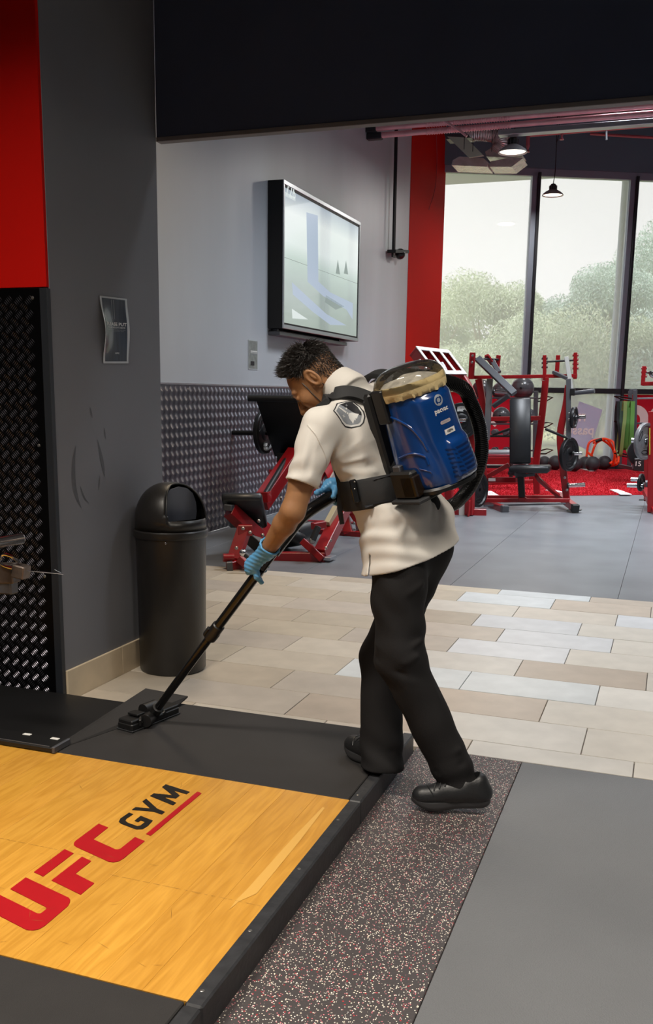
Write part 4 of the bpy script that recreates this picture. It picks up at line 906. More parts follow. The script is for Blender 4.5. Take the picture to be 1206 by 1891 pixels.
# grey lever arms
cb('lever_arm', P(882, 662, YC-.05), P(950, 727, YC-.35), .085, .06, M_steelgrey, side=SX); cb('lever_arm', P(905, 700, YC-.1), P(899, 812, YC-.3), .075, .06, M_steelgrey, side=SX)
cb('lever_arm', P(908, 665, YC+.4), P(922, 688, YC+.3), .06, .05, M_steelgrey, side=SX)
cb('lever_brace', P(911, 750, YC-.2), P(940, 730, YC-.3), .055, .05, M_steelgrey, side=SX)
cb('lever_arm', P(1046, 659, YC+.05), P(1056, 724, YC-.1), .055, .03, mat('pale_frame', '9a9894', .4, .2), side=SX); cb('lever_arm', P(1050, 700, YC-.1), P(1050, 812, YC-.2), .06, .05, M_steelgrey, side=SX)
cb('lever_link', P(1022, 687, YC+.1), P(1048, 699, YC-.05), .05, .04, M_steelgrey)
cb('lever_joint', P(1053, 724, YC-.14), P(1062, 724, YC-.14), .09, .09, M_black)
pegtube(P(911, 723, YC-.25), P(938, 725, YC-.28), .027, pd)
MB().tube([P(1060, 726, YC-.15), P(1098, 722, YC-.2)], [.028, .03], 14).build('hand_grip', M_steelgrey, pd)
MB().cyl(P(1007, 792, YC-.35), P(1048, 809, YC-.25), .017, n=12).build('press_handle', M_black, pd); MB().cyl(P(911, 803, YC-.35), P(942, 792, YC-.4), .017, n=12).build('press_handle', M_black, pd)
pegtube(P(1062, 771, YC-.15), P(1081, 770, YC-.18), .024, pd); pegtube(P(1058, 838, YC-.15), P(1075, 837, YC-.15), .022, pd); pegtube(P(1048, 897, YC-.1), P(1081, 895, YC-.12), .026, pd)
cb('cross_bar', P(897, 774, YC+.25), P(998, 772, YC+.35), .06, .06); cb('cross_bar', P(1003, 700, YC+.4), P(1010, 700, YC), .05, .05)
# seat
slab('back_rest', (P(938, 737, YC+.0), P(977, 736, YC+.05), P(984, 856, YC-.15), P(944, 857, YC-.2)), .075, M_pad, pd, .02)
cb('pad_seam', P(939, 778, YC-.09), P(979, 777, YC-.05), .006, .012, M_black); cb('pad_post', P(958, 740, YC+.09), P(963, 868, YC-.05), .07, .05)
sq = [P(943, 866, YC-.35), P(1016, 866, YC-.35)]; MB().obox(V3((sum(sq)/2))+np.array([0, 0, -.0]), (unit(sq[1]-sq[0]), np.cross((0, 0, 1), unit(sq[1]-sq[0])), (0, 0, 1)), (np.linalg.norm(sq[1]-sq[0])/2, .17, .045), .025).build('seat_pad', M_pad, pd, ang=70)
cb('seat_tilt', P(944, 874, YC-.45), P(966, 877, YC-.35), .18, .05, M_pad); cb('seat_bracket', P(952, 880, YC-.3), P(988, 876, YC-.3), .06, .04, M_steelgrey)
cb('seat_post', P(962, 880, YC-.3), P(964, 918, YC-.3), .085, .08, M_black); cb('seat_post_foot', P(958, 922, YC-.3), P(972, 922, YC-.3), .09, .05)
cp_('seat_strut', spline([P(989, 876, YC-.25), P(996, 886, YC-.25), P(1016, 903, YC-.2), P(1032, 916, YC-.15)], 3), .05, .05)
cb('base_rail', P(890, 924, YC-.35), P(1052, 924, YC-.25), .05, .05); cb('base_rail', P(893, 918, YC+.6), P(1048, 918, YC+.6), .05, .05); cb('lever_grey', P(893, 934, YC-.4), P(1045, 930, YC-.3), .012, .02, M_steelgrey)
cb('base_foot', P(888, 926, YC+.3), P(930, 940, YC-.65), .085, .085); cb('end_cap', P(930, 939, YC-.64), P(934, 941, YC-.7), .09, .09, M_steelgrey); cb('floor_pad', P(916, 945, YC-.6), P(940, 945, YC-.6), .10, .012, M_black)
cb('base_foot', P(1030, 914, YC+.4), P(1062, 938, YC-.35), .085, .085); cb('end_cap', P(1060, 937, YC-.34), P(1064, 940, YC-.4), .09, .10, M_black); cb('floor_pad', P(1047, 942, YC-.3), P(1074, 942, YC-.3), .10, .012, M_black)
MB().cyl(P(1063, 936, YC-.35), P(1070, 936, YC-.35), .022, n=10).build('foot_knob', M_black, pd)
cb('lower_link', P(892, 886, YC+.4), P(955, 886, YC+.2), .08, .07); cb('lower_link', P(893, 884, YC+.3), P(940, 858, YC+.35), .07, .06); cb('warning_label', P(902, 886, YC+.2), P(915, 886, YC+.18), .005, .04, M_redlt)
bolts([P(873, 657, YC-.04), P(872, 669, YC-.04), P(1051, 764, YC-.25), P(1051, 775, YC-.25), P(1047, 905, YC-.12), P(1043, 882, YC-.12)], pd, r=.018)
weight_plate('weight_plate', 'black plate on the upper peg at the right of the press machine', P(1060, 771, YC-.17), (.98, -.15, 0), .135, .045)
weight_plate('weight_plate', 'larger black plate on the lower peg at the right of the press machine', P(1051, 839, YC-.17), (.90, -.40, 0), .215, .05)

# ---------------- machine cut by the right edge
YE = 12.9
em = thing('edge_machine', 'red plate loaded machine cut off by the right edge of the view', 'machine', tuple(PZ(1202, 945)))
eb = lambda n_, a, b, w, h=None, m=None, side=None: MB().bar(a, b, w, h, side).build(n_, m or M_red, em)
eb('upright', P(1205, 760, YE), P(1203, 945, YE), .10, .12, side=SX); eb('upright', P(1195, 780, YE+.8), P(1194, 925, YE+.8), .07, .07, side=SX)
eb('pivot_plate', P(1190, 676, YE), P(1187, 712, YE), .05, .05, side=SX); eb('head_bar', P(1186, 709, YE), P(1290, 706, YE), .055, .05)
eb('pivot_plate', P(1290, 640, YE), P(1290, 712, YE), .05, .05, side=SX); eb('upright', P(1285, 706, YE), P(1285, 940, YE), .09, .09, side=SX)
MB().cyl(P(1194, 688, YE), P(1290, 686, YE), .014, n=10).build('axle', M_black, em); MB().tube(spline([P(1200, 686, YE-.1), P(1204, 694, YE-.1), P(1220, 700, YE-.1)], 5), .02, 8).build('cam', M_chrome, em)
for y in (680, 687, 695): MB().cyl(P(1184, y, YE), P(1195, y, YE), .016, n=8).build('axle_nut', M_red, em)
pegtube(P(1196, 814, YE-.1), P(1166, 813, YE-.1), .03, em); pegtube(P(1190, 886, YE+.5), P(1165, 885, YE+.5), .027, em); pegtube(P(1190, 897, YE), P(1158, 896, YE), .028, em)
eb('base_rail', P(1192, 905, YE+.6), P(1212, 950, YE-.2), .08, .08); eb('base_rail', P(1203, 943, YE), P(1300, 943, YE), .08, .08); eb('floor_pad', P(1180, 923, YE+.7), P(1198, 923, YE+.7), .08, .012, M_black); eb('floor_pad', P(1196, 943, YE), P(1214, 943, YE), .10, .012, M_black)
eb('yellow_tag', P(1200, 790, YE-.07), P(1200, 840, YE-.07), .012, .012, mat('yellow_tag', 'c8c840', .5)); MB().cyl(P(1192, 893, YE), P(1199, 893, YE), .045, n=12).build('peg_hub', M_steelgrey, em)
weight_plate('weight_plate', 'worn grey plate on the upper peg of the machine at the right edge', P(1191, 815, YE-.1), (.88, -.47, 0), .235, .05)
bpy.data.objects['weight_plate.005'].children[0].data.materials[0] = mat('worn_iron_plate', '7c7c7e', .4, .4, noise=(20, .2))
weight_plate('weight_plate', 'small black plate on the low peg of the machine at the right edge', P(1184, 891, YE+.0), (.95, -.3, 0), .115, .03)

# ---------------- ball rack, bench, dumbbells
brk = thing('ball_rack', 'grey upright rack holding large exercise balls beside the first window post', 'rack', tuple(P(985, 868, 17.6)))
YR = 17.6
kb = lambda n_, a, b, w, h=None, m=None, side=None: MB().bar(a, b, w, h, side).build(n_, m or M_steelgrey, brk)
kb('post', P(990, 722, YR), P(988, 866, YR)*(1, 1, 0)+(0, 0, .012), .075, .075, side=SX); kb('post', P(870, 722, YR), P(870, 866, YR)*(1, 1, 0)+(0, 0, .012), .075, .075, side=SX)
for y in (735, 783, 832): 
    kb('shelf_rail', P(868, y, YR-.12), P(990, y, YR-.12), .03, .03); kb('shelf_rail', P(868, y, YR+.22), P(990, y, YR+.22), .03, .03)
    MB().tube([P(992, y+6, YR), P(1008, y+6, YR-.1), P(1021, y-1, YR-.2), P(1010, y-3, YR-.05), P(992, y+2, YR+.1)], .012, 8).build('hook_arm', M_black, brk)
def ball(label, x, y, Y, rpx, m=None, group='exercise balls on the rack'):
    c = P(x, y, Y); r = rpx*Y/1756*1.06; t = thing('exercise_ball', label, 'ball', tuple(c), group)
    MB().sphere(c, r, 28, 16).build('shell', m or M_ball, t)
    for k in (-.5, 0, .5): 
        q = math.sqrt(1-k*k)*r; MB().lathe([(q-.004, -.004), (q+.002, 0), (q-.004, .004)], c+np.array([0, 0, k*r]), (0, 0, 1), 28).build('seam', M_black, t)
    MB().lathe([(0, .006), (.02, .004), (.024, 0)], c+np.array([.0, -r, 0]), (0, -1, 0), 10).build('valve', M_black, t); return t
M_ball = mat('exercise_ball', '4e4e52', .28, coat=.3); M_medball = mat('medicine_ball', '35363a', .6, bump=(90, .3))
ball('large grey ball on the top shelf, right above the black seat back', 965, 717, YR, 19.5); ball('large grey ball at the left end of the top shelf', 890, 719, YR, 17); ball('large grey ball in the middle of the top shelf', 926, 722, YR, 16)
ball('grey ball on the middle shelf behind the lever arm', 926, 768, YR, 15); ball('grey ball on the middle shelf behind the seat back', 975, 768, YR, 13); ball('grey ball on the middle shelf by the left post', 886, 768, YR, 14)
YBn = 14.9
bnch = thing('flat_bench', 'red bench with a grey tube showing under the black seat back', 'bench', tuple(P(910, 880, YBn)))
nb_ = lambda n_, a, b, w, h=None, m=None, side=None: MB().bar(a, b, w, h, side).build(n_, m or M_red, bnch)
MB().cyl(P(872, 837, YBn), P(955, 837, YBn), .055, n=16).build('roller_tube', M_alu, bnch); nb_('frame_rail', P(872, 851, YBn), P(985, 850, YBn), .08, .09); nb_('frame_leg', P(880, 850, YBn), P(878, 893, YBn), .07, .07, side=SX); nb_('frame_leg', P(980, 850, YBn+.3), P(982, 888, YBn+.3), .07, .07, side=SX); nb_('floor_rail', P(872, 893, YBn), P(985, 889, YBn+.2), .06, .06)
drk = thing('dumbbell_rack', 'low black rack of dumbbells half hidden behind the press machine', 'rack', tuple(P(905, 838, 16.4)))
for y in (805, 838): MB().bar(P(862, y, 16.4), P(945, y, 16.4), .25, .035).build('shelf', M_black, drk)
for x in (862, 945): MB().bar(P(x, 795, 16.4), P(x, 866, 16.4)*(1, 1, 0)+(0, 0, .012), .06, .06, side=SX).build('post', M_black, drk)
pos = ['left end of the upper shelf', 'second place on the upper shelf', 'third place on the upper shelf', 'right end of the upper shelf', 'left end of the lower shelf', 'second place on the lower shelf', 'third place on the lower shelf', 'right end of the lower shelf']
for i in range(8):
    x = 872+21*(i % 4); y = 798 if i < 4 else 831; c = P(x, y, 16.38); t = thing('dumbbell', 'grey dumbbell at the %s of the low black rack' % pos[i], 'dumbbell', tuple(c), 'dumbbells on the low rack')
    for s in (-1, 1): MB().lathe([(0, -.035), (.045, -.035), (.052, -.025), (.052, .025), (.045, .035), (0, .035)], c+np.array([0, .075*s, 0]), (0, 1, 0), 12).build('head', M_steelgrey, t)
    MB().cyl(c-np.array([0, .06, 0]), c+np.array([0, .06, 0]), .015, n=10).build('handle', M_chrome, t)
def floorball(label, x, yb, rpx):
    c = PZ(x, yb, .012); Y = c[1]; r = rpx*Y/1756*1.0; c = c+np.array([0, r*.3, r]); t = thing('medicine_ball', label, 'ball', tuple(c), 'medicine balls on the red turf')
    MB().sphere(c, r, 26, 14).build('shell', M_medball, t); MB().lathe([(r-.003, -.006), (r+.0015, 0), (r-.003, .006)], c, (.4, -.3, .85), 26).build('seam', M_black, t)
for l, x, yb, rp in (('black medicine ball just right of the black bench seat', 1024, 868, 13), ('black medicine ball behind the seat, farthest toward the windows in its row', 1004, 866, 11.5), ('black medicine ball beneath the lower plate of the press machine', 1059, 871, 13), ('small black medicine ball peeping out behind the lower plate', 1067, 863, 9.5), ('black medicine ball at the front of the cluster of three by the orange hurdles', 1093, 870.5, 13.2), ('black medicine ball at the left of the cluster by the orange hurdles', 1079, 867, 11.5), ('black medicine ball at the right of the cluster by the orange hurdles', 1115, 867.5, 12.3), ('mostly hidden medicine ball at the back of the cluster by the orange hurdles', 1106, 863, 10.5)): floorball(l, x, yb, rp)
# orange hurdles stacked
c0 = PZ(1120, 865); YO = 19.9
oh = thing('agility_hurdles', 'bundle of bright orange folding hurdles on the turf by the window', 'hurdle', tuple(P(1118, 864, YO)))
for pts in ([(1083, 845), (1088, 818), (1104, 812), (1122, 812), (1134, 836), (1138, 858)], [(1096, 818), (1116, 811), (1132, 816), (1136, 832), (1132, 858)], [(1092, 842), (1100, 820), (1110, 813)], [(1112, 812), (1126, 822), (1142, 842), (1140, 856), (1128, 860), (1116, 859)], [(1086, 836), (1094, 843)], [(1126, 856), (1146, 840), (1140, 812)]):
    MB().tube(spline([P(x, y, YO+random.uniform(-.25, .25)) for x, y in pts], 4), .024, 8).build('hurdle_bar', M_orange, oh)
MB().cyl(P(1100, 815, YO-.25), P(1112, 811, YO-.25), .03, n=8).build('hinge', M_black, oh)
# band rack
YG = 17.3
bd = thing('band_rack', 'dark grey rack post with resistance bands hanging on its hooks', 'rack', tuple(P(1165, 866, YG)))
gb_ = lambda n_, a, b, w, h=None, m=None, side=None: MB().bar(a, b, w, h, side).build(n_, m or M_steelgrey, bd)
gb_('post', P(1173, 720, YG), P(1171, 866, YG), .07, .08, side=SX); gb_('post', P(1164, 722, YG+.4), P(1162, 862, YG+.4), .07, .07, side=SX); gb_('post', P(1149, 790, YG+.6), P(1146, 860, YG+.6), .04, .05, side=SX)
gb_('top_plate', P(1162, 724, YG), P(1176, 722, YG), .06, .08); gb_('foot_rail', P(1145, 860, YG+.4), P(1173, 866, YG), .06, .06); gb_('side_bar', P(1172, 736, YG+.1), P(1225, 735, YG+.1), .02, .03, M_alu); gb_('side_bar', P(1172, 782, YG+.1), P(1225, 781, YG+.1), .02, .03, M_steelgrey)
for y in (733, 779, 838):
    MB().tube([P(1172, y+8, YG), P(1148, y+4, YG-.15), P(1135, y-1, YG-.25), P(1145, y-1, YG-.1), P(1166, y+3, YG+.1)], .013, 8).build('hook', M_black, bd)
def band(label, x, y0, y1, m, wpx, sag, Y):
    pts = spline([P(x+1, y0, Y), P(x, y0+30, Y-.03), P(x-sag*.4, (y0+y1)/2, Y-.05), P(x-sag, y1-15, Y-.03), P(x-sag-3, y1, Y), P(x-sag-7, y1-14, Y+.05), P(x-sag*.5-6, (y0+y1)/2, Y+.06), P(x-4, y0+20, Y+.05), P(x-1, y0, Y)], 5)
    o = MB().poly(pts, wpx*Y/1756, .012, side=(1, .1, 0)).build('resistance_band', m); tag(o, label, 'band', 'resistance bands on the rack')
for l, x, y1, m, w_, sg, dY in (('light green resistance band nearest the grey post', 1168, 838, M_green, 7, 2, -.22), ('broad green resistance band second from the post', 1159, 830, M_green, 8, 3, -.18), ('olive resistance band in the middle of the bunch', 1154, 842, mat('olive_band', '6a7a40', .6), 6, 6, -.26), ('purple resistance band left of the green ones', 1151, 828, M_purple, 5, 6, -.15), ('dark green resistance band near the hook tip', 1147, 834, M_dkgreen, 6, 2, -.2), ('black resistance band at the tip of the hook', 1141, 836, M_black, 4, -4, -.24)):
    band(l, x, 741, y1, m, w_, sg, YG+dY)
for i, w_ in enumerate(('front', 'middle', 'rear')):
    c = P(1184+5*i, 836, 16.6+.12*i); t = thing('bumper_plate', 'dark bumper plate on edge behind the band rack, %s one of three' % w_, 'weight plate', tuple(c), 'bumper plates behind the band rack')
    MB().lathe([(.03, -.03), (.13, -.03), (.20, -.02), (.21, -.035), (.225, -.03), (.225, .03), (.21, .035), (.13, .03), (.03, .03), (.03, -.03)], c, (.3, -1, 0), 28).build('disc', M_iron, t)
bx = thing('plyo_box', 'black box with pale 15 marking low behind the band rack', 'box', tuple(P(1188, 862, 16.3)))
MB().obox(P(1190, 858, 16.35), ((1, 0, 0), (0, 1, 0), (0, 0, 1)), (.16, .12, .10), .01).build('box_body', M_black, bx); flat_print('lettering', text_tris('15', .11), M_tape, bx, P(1178, 857, 16.225), (1, 0, 0), (0, 0, 1), (0, -1, 0), .003)
# ================================================================ DISTANCE-FIELD MODELLING (bodies, clothes, gloves, shoes)
def seg(p, a, b):
    a, b = V3(a).astype(np.float32), V3(b).astype(np.float32); ab = b-a; t = np.clip(((p-a) @ ab)/float(ab @ ab), 0, 1); return p-(a+t[:, None]*ab), t
def cap(p, a, b, ra, rb, w=None, s=1.):
    q, t = seg(p, a, b)
    if w is not None: w = unit(w).astype(np.float32); q = q+w*((q @ w)*(1/s-1))[:, None]
    return np.sqrt((q*q).sum(1))-(ra+(rb-ra)*t)
def ell(p, c, r, A=None):
    q = p-V3(c).astype(np.float32)
    if A is not None: q = q @ np.array(A, np.float32).T
    r = np.array(r, np.float32); k0 = np.sqrt(((q/r)**2).sum(1)); k1 = np.sqrt(((q/(r*r))**2).sum(1))+1e-9; return k0*(k0-1)/k1
def smin(a, b, k): h = np.clip(.5+.5*(b-a)/k, 0, 1); return b*(1-h)+a*h-k*h*(1-h)
def smax(a, b, k): return -smin(-a, -b, k)
def plane(p, o, n): return (p-V3(o).astype(np.float32)) @ unit(n).astype(np.float32)
def surf(fn, lo, hi, h):
    lo, hi = V3(lo), V3(hi); B = 8; nb = np.ceil((hi-lo)/(h*B)).astype(int); n = nb*B
    D = np.empty(n, np.float32)
    bi = np.stack(np.meshgrid(*[np.arange(k) for k in nb], indexing='ij'), -1).reshape(-1, 3)
    dc = fn((lo+(bi*B+B/2-.5)*h).astype(np.float32)); act = np.abs(dc) < B*h*1.25
    D.reshape(nb[0], B, nb[1], B, nb[2], B)[:] = np.where(dc > 0, 1, -1).astype(np.float32).reshape(nb)[:, None, :, None, :, None]
    off = np.stack(np.meshgrid(*[np.arange(B)]*3, indexing='ij'), -1).reshape(-1, 3); ab = bi[act]
    for s in range(0, len(ab), 3000):
        I = (ab[s:s+3000, None, :]*B+off[None]).reshape(-1, 3); D[I[:, 0], I[:, 1], I[:, 2]] = fn((lo+I*h).astype(np.float32))
    N = D < 0; c = np.zeros(n-1, np.int8)
    for i in (0, 1):
        for j in (0, 1):
            for k in (0, 1): c += N[i:n[0]-1+i, j:n[1]-1+j, k:n[2]-1+k]
    A = np.argwhere((c > 0) & (c < 8)); ids = (A[:, 0]*n[1]+A[:, 1])*n[2]+A[:, 2]
    S_ = np.zeros((len(A), 3)); cnt = np.zeros(len(A))
    cs = [(i, j, k) for i in (0, 1) for j in (0, 1) for k in (0, 1)]
    for a in cs:
        for b in cs:
            if sum(b)-sum(a) == 1 and all(y >= x for x, y in zip(a, b)):
                da = D[A[:, 0]+a[0], A[:, 1]+a[1], A[:, 2]+a[2]]; db = D[A[:, 0]+b[0], A[:, 1]+b[1], A[:, 2]+b[2]]; m = (da < 0) != (db < 0)
                t = np.where(m, da/np.where(m, da-db, 1), 0)[:, None]; S_ += np.where(m[:, None], np.array(a)+t*(np.array(b)-np.array(a)), 0); cnt += m
    v = lo+(A+S_/cnt[:, None])*h; F = []
    for ax in range(3):
        o1, o2 = [(1, 2), (2, 0), (0, 1)][ax]; sl = [slice(None)]*3; sl2 = [slice(None)]*3; sl[ax] = slice(0, -1); sl2[ax] = slice(1, None)
        E_ = np.argwhere(N[tuple(sl)] != N[tuple(sl2)]); E_ = E_[(E_[:, o1] > 0) & (E_[:, o2] > 0)]
        fl_ = N[E_[:, 0], E_[:, 1], E_[:, 2]]; q = []
        for d1, d2 in ((1, 1), (0, 1), (0, 0), (1, 0)):
            G = E_.copy(); G[:, o1] -= d1; G[:, o2] -= d2; q.append((G[:, 0]*n[1]+G[:, 1])*n[2]+G[:, 2])
        q = np.stack(q, 1); q[~fl_] = q[~fl_][:, ::-1]; F.append(np.searchsorted(ids, q))
    return v, np.concatenate(F)
def body_part(name, fn, lo, hi, h, m, parent): v, f = surf(fn, lo, hi, h); return mesh_np(name, v, f, m, parent)

# ================================================================ WORKER
Z_ = np.array([0, 0, 1.])
FB = unit((-.90, .43, 0)); LB = np.cross(Z_, FB)                     # torso facing and its left
pel = P(757, 985, 3.26)
SL, SR = P(592, 788, 3.04), P(712, 730, 3.41)
EL, WL = P(541, 944, 2.975), P(493, 1017, 3.06)
ER, WR = P(838, 832, 3.56), P(668, 908, 3.44)
neckb = P(640, 724, 3.21); belt0 = P(730, 926, 3.25); chest0 = P(682, 822, 3.23); hem0 = P(765, 1018, 3.27)
LH, RH = P(736, 1012, 3.15), P(788, 1010, 3.36)
LK, LA = P(739, 1213, 3.11), P(846, 1442, 3.17)
RK, RA = P(704, 1215, 3.36), P(705, 1404, 3.212)
man = thing('person', 'person in cream polo shirt, black trousers and blue gloves bending to vacuum the platform', 'person', (-.80, 3.2, 0))
# head frame
HC = P(582, 700, 3.22); fh = unit((-.99, -.08, 0)); ph = math.radians(52)
HF = fh*math.cos(ph)-Z_*math.sin(ph); HU = fh*math.sin(ph)+Z_*math.cos(ph); HL = np.cross(HU, HF); HA = np.array([HF, HL, HU])
def hp(f, l, u): return HC+HF*f+HL*l+HU*u
def head_f(p):
    e = lambda c, r: ell(p, hp(*c), r, HA)
    d = e((-.008, 0, .022), (.096, .076, .090))
    d = smin(d, e((.030, 0, -.045), (.064, .058, .074)), .03)
    d = smin(d, e((.045, 0, -.092), (.042, .036, .026)), .02)               # chin
    for s in (-1, 1):
        d = smin(d, e((.062, s*.040, -.030), (.026, .024, .026)), .02)        # cheeks
        d = smin(d, cap(p, hp(.088, s*.012, .020), hp(.078, s*.042, .020), .011, .010), .012)   # brow
    d = smin(d, cap(p, hp(.090, 0, .006), hp(.116, 0, -.040), .009, .0135), .010)
    for s in (-1, 1):
        d = smin(d, e((.106, s*.013, -.045), (.013, .009, .009)), .006)       # nostril wings
        d = smax(d, -e((.104, s*.035, -.002), (.018, .018, .010)), .008)      # eye sockets
        d = smin(d, e((.083, s*.034, -.004), (.0115, .0155, .0105)), .004)    # lids
        d = smax(d, -e((.109, s*.009, -.053), (.005, .0045, .004)), .003)
    d = smin(d, e((.094, 0, -.069), (.011, .023, .007)), .004); d = smin(d, e((.091, 0, -.081), (.011, .021, .008)), .004)
    d = smax(d, -e((.106, 0, -.0745), (.007, .022, .0022)), .002)
    for s in (-1, 1):
        A2 = np.array([unit(HF*.92-HU*.10+HL*s*-.32), unit(HL+HF*s*.32), unit(HU+HF*.15)])
        c = hp(-.012, s*.080, -.010)
        ear = ell(p, c, (.022, .010, .039), A2)
        ear = smax(ear, -ell(p, c+HL*s*.009+HF*.002, (.0145, .0105, .029), A2), .004)
        ear = smin(ear, ell(p, c+HL*s*.003-HF*.004, (.006, .006, .018), A2), .004)
        d = smin(d, ear, .006)
    return d
def body_f(p):
    d = head_f(p)
    d = smin(d, cap(p, hp(-.038, 0, -.045), neckb+FB*.0, .056, .060), .025)
    d = smin(d, cap(p, chest0, neckb-Z_*.03, .10, .05, FB, .7), .05); d = smin(d, cap(p, SL, SR, .045, .045), .04)
    d = smin(d, cap(p, belt0, chest0, .12, .12, FB, .7), .05); d = smin(d, cap(p, pel, belt0, .12, .12, FB, .75), .04)
    d = smin(d, cap(p, SL, EL, .046, .041), .02); mid = EL+(WL-EL)*.32
    d = smin(d, cap(p, EL, mid, .040, .0395), .015); d = smin(d, cap(p, mid, WL, .0395, .0265), .012); d = smin(d, ell(p, EL+(SL-EL)*.38+FB*.012, (.036, .036, .036)), .03)
    d = smin(d, cap(p, WL, WL+(WL-EL)*.12, .0255, .018), .01)
    d = smin(d, cap(p, SR, ER, .046, .041), .02); d = smin(d, cap(p, ER, WR, .040, .028), .015); d = smin(d, cap(p, WR, WR+(WR-ER)*.22, .028, .022), .01)
    for a, b, c in ((LH, LK, LA), (RH, RK, RA)):
        d = smin(d, cap(p, a, b, .075, .055), .03); d = smin(d, cap(p, b, c, .055, .040), .02)
    return d
body_part('body', body_f, (-1.50, 2.82, .02), (-.50, 3.75, 1.72), .0038, M_skin, man)

# shirt
sleeve_end = P(557, 893, 2.985); sdir = unit(sleeve_end-SL); rend = SR+(ER-SR)*.98
def shirt_outer(p, g=0.):
    d = cap(p, hem0-Z_*.03+LB*.012, belt0, .196+g, .148+g, FB, .84)
    d = smin(d, cap(p, belt0+Z_*.01, belt0+(chest0-belt0)*.35, .150+g, .158+g, FB, .80), .03)
    d = smin(d, cap(p, belt0+(chest0-belt0)*.35, chest0, .152+g, .156+g, FB, .72), .05)
    d = smin(d, cap(p, chest0, (SL+SR)/2-Z_*.02, .150+g, .095+g, FB, .72), .05)
    d = smin(d, smin(cap(p, LH+Z_*.10, LH-Z_*.12, .100+g, .116+g), cap(p, RH+Z_*.10, RH-Z_*.12, .100+g, .112+g), .05), .05)
    d = smin(d, cap(p, SL+(SR-SL)*.06, SR-(SR-SL)*.06, .060+g, .060+g), .05)
    d = smin(d, cap(p, (SL+SR)/2, neckb, .080+g, .068+g), .04)
    s = cap(p, SL, sleeve_end+sdir*.03, .067+g, .058+g); d = smin(d, s, .03)
    d = smin(d, cap(p, SR, rend, .066+g, .060+g), .03)
    return d
def creases(p, segs, amp, sig):
    r = np.zeros(len(p), np.float32)
    for a, b, k in segs:
        q, t = seg(p, a, b); r += k*amp*np.exp(-(q*q).sum(1)/(sig*sig))*np.sin(np.pi*np.clip(t*.9+.08, 0, 1))**.5
    return r
SCR = [(P(*a), P(*b), k) for a, b, k in (((612, 852, 3.06), (690, 795, 3.08), .8), ((614, 862, 3.06), (705, 836, 3.08), 1), ((620, 872, 3.08), (715, 872, 3.09), .9), ((640, 884, 3.1), (700, 852, 3.09), -.8), ((573, 798, 2.97), (556, 876, 2.93), .8), ((590, 815, 2.95), (574, 888, 2.93), 1), ((602, 840, 2.97), (590, 890, 2.95), -.9), ((680, 955, 3.12), (690, 1035, 3.12), 1), ((735, 948, 3.06), (694, 1000, 3.1), .9), ((760, 950, 3.04), (720, 1022, 3.08), .7), ((700, 960, 3.08), (690, 1010, 3.1), -.8), ((800, 945, 3.08), (770, 1000, 3.07), .7), ((830, 960, 3.12), (812, 1000, 3.12), .8), ((655, 800, 3.05), (600, 850, 3.02), -.6), ((664, 860, 3.1), (690, 880, 3.1), 1), ((640, 876, 3.12), (664, 890, 3.1), 1.1))]
TCR = [(P(*a), P(*b), k) for a, b, k in (((696, 1190, 3.06), (748, 1224, 3.03), .9), ((748, 1224, 3.03), (788, 1205, 3.06), .9), ((700, 1215, 3.06), (752, 1250, 3.03), -.8), ((712, 1236, 3.06), (770, 1262, 3.05), .7), ((786, 1180, 3.1), (760, 1196, 3.04), 1), ((788, 1075, 3.1), (750, 1100, 3.05), .7), ((790, 1040, 3.1), (800, 1120, 3.12), -1), ((690, 1060, 3.1), (686, 1150, 3.12), .6), ((706, 1240, 3.07), (760, 1330, 3.08), .8), ((800, 1270, 3.1), (822, 1360, 3.12), .6), ((800, 1400, 3.1), (865, 1380, 3.12), .8), ((805, 1425, 3.1), (870, 1405, 3.12), -.6), ((690, 1260, 3.3), (684, 1360, 3.22), .8), ((665, 1350, 3.22), (725, 1372, 3.2), .8), ((668, 1378, 3.2), (728, 1388, 3.18), -.6), ((720, 1330, 3.24), (716, 1390, 3.2), .7))]
def folds(p):
    u1, u2, u3 = unit((.5, .2, .84)), unit((-.55, .3, .78)), unit((.2, .1, 1))
    a = p @ u1.astype(np.float32); b = p @ u2.astype(np.float32); c = p @ LB.astype(np.float32)
    w = np.exp(-((p-belt0-Z_*.09)**2).sum(1)/.02)
    r = .007*w*np.sin(62*b+9*np.sin(17*c))+.0030*np.sin(37*a+5*np.sin(11*b)+3*np.sin(9*c))+.0022*np.sin(71*b+6*np.sin(13*a))
    ws = np.exp(-((p-(SL*.45+sleeve_end*.55))**2).sum(1)/.010); r = r+.005*ws*np.sin(85*(p @ unit(np.cross(sdir, FB)+sdir*.35).astype(np.float32))+1)
    wh = np.exp(-((p-hem0-LB*.1)**2).sum(1)/.02); r = r+.005*wh*np.sin(55*(p @ unit(FB+Z_*.35).astype(np.float32))+.6)
    return r-creases(p, SCR, .0085, .013)
hemn = unit(np.array([.30, .1, -1.]))
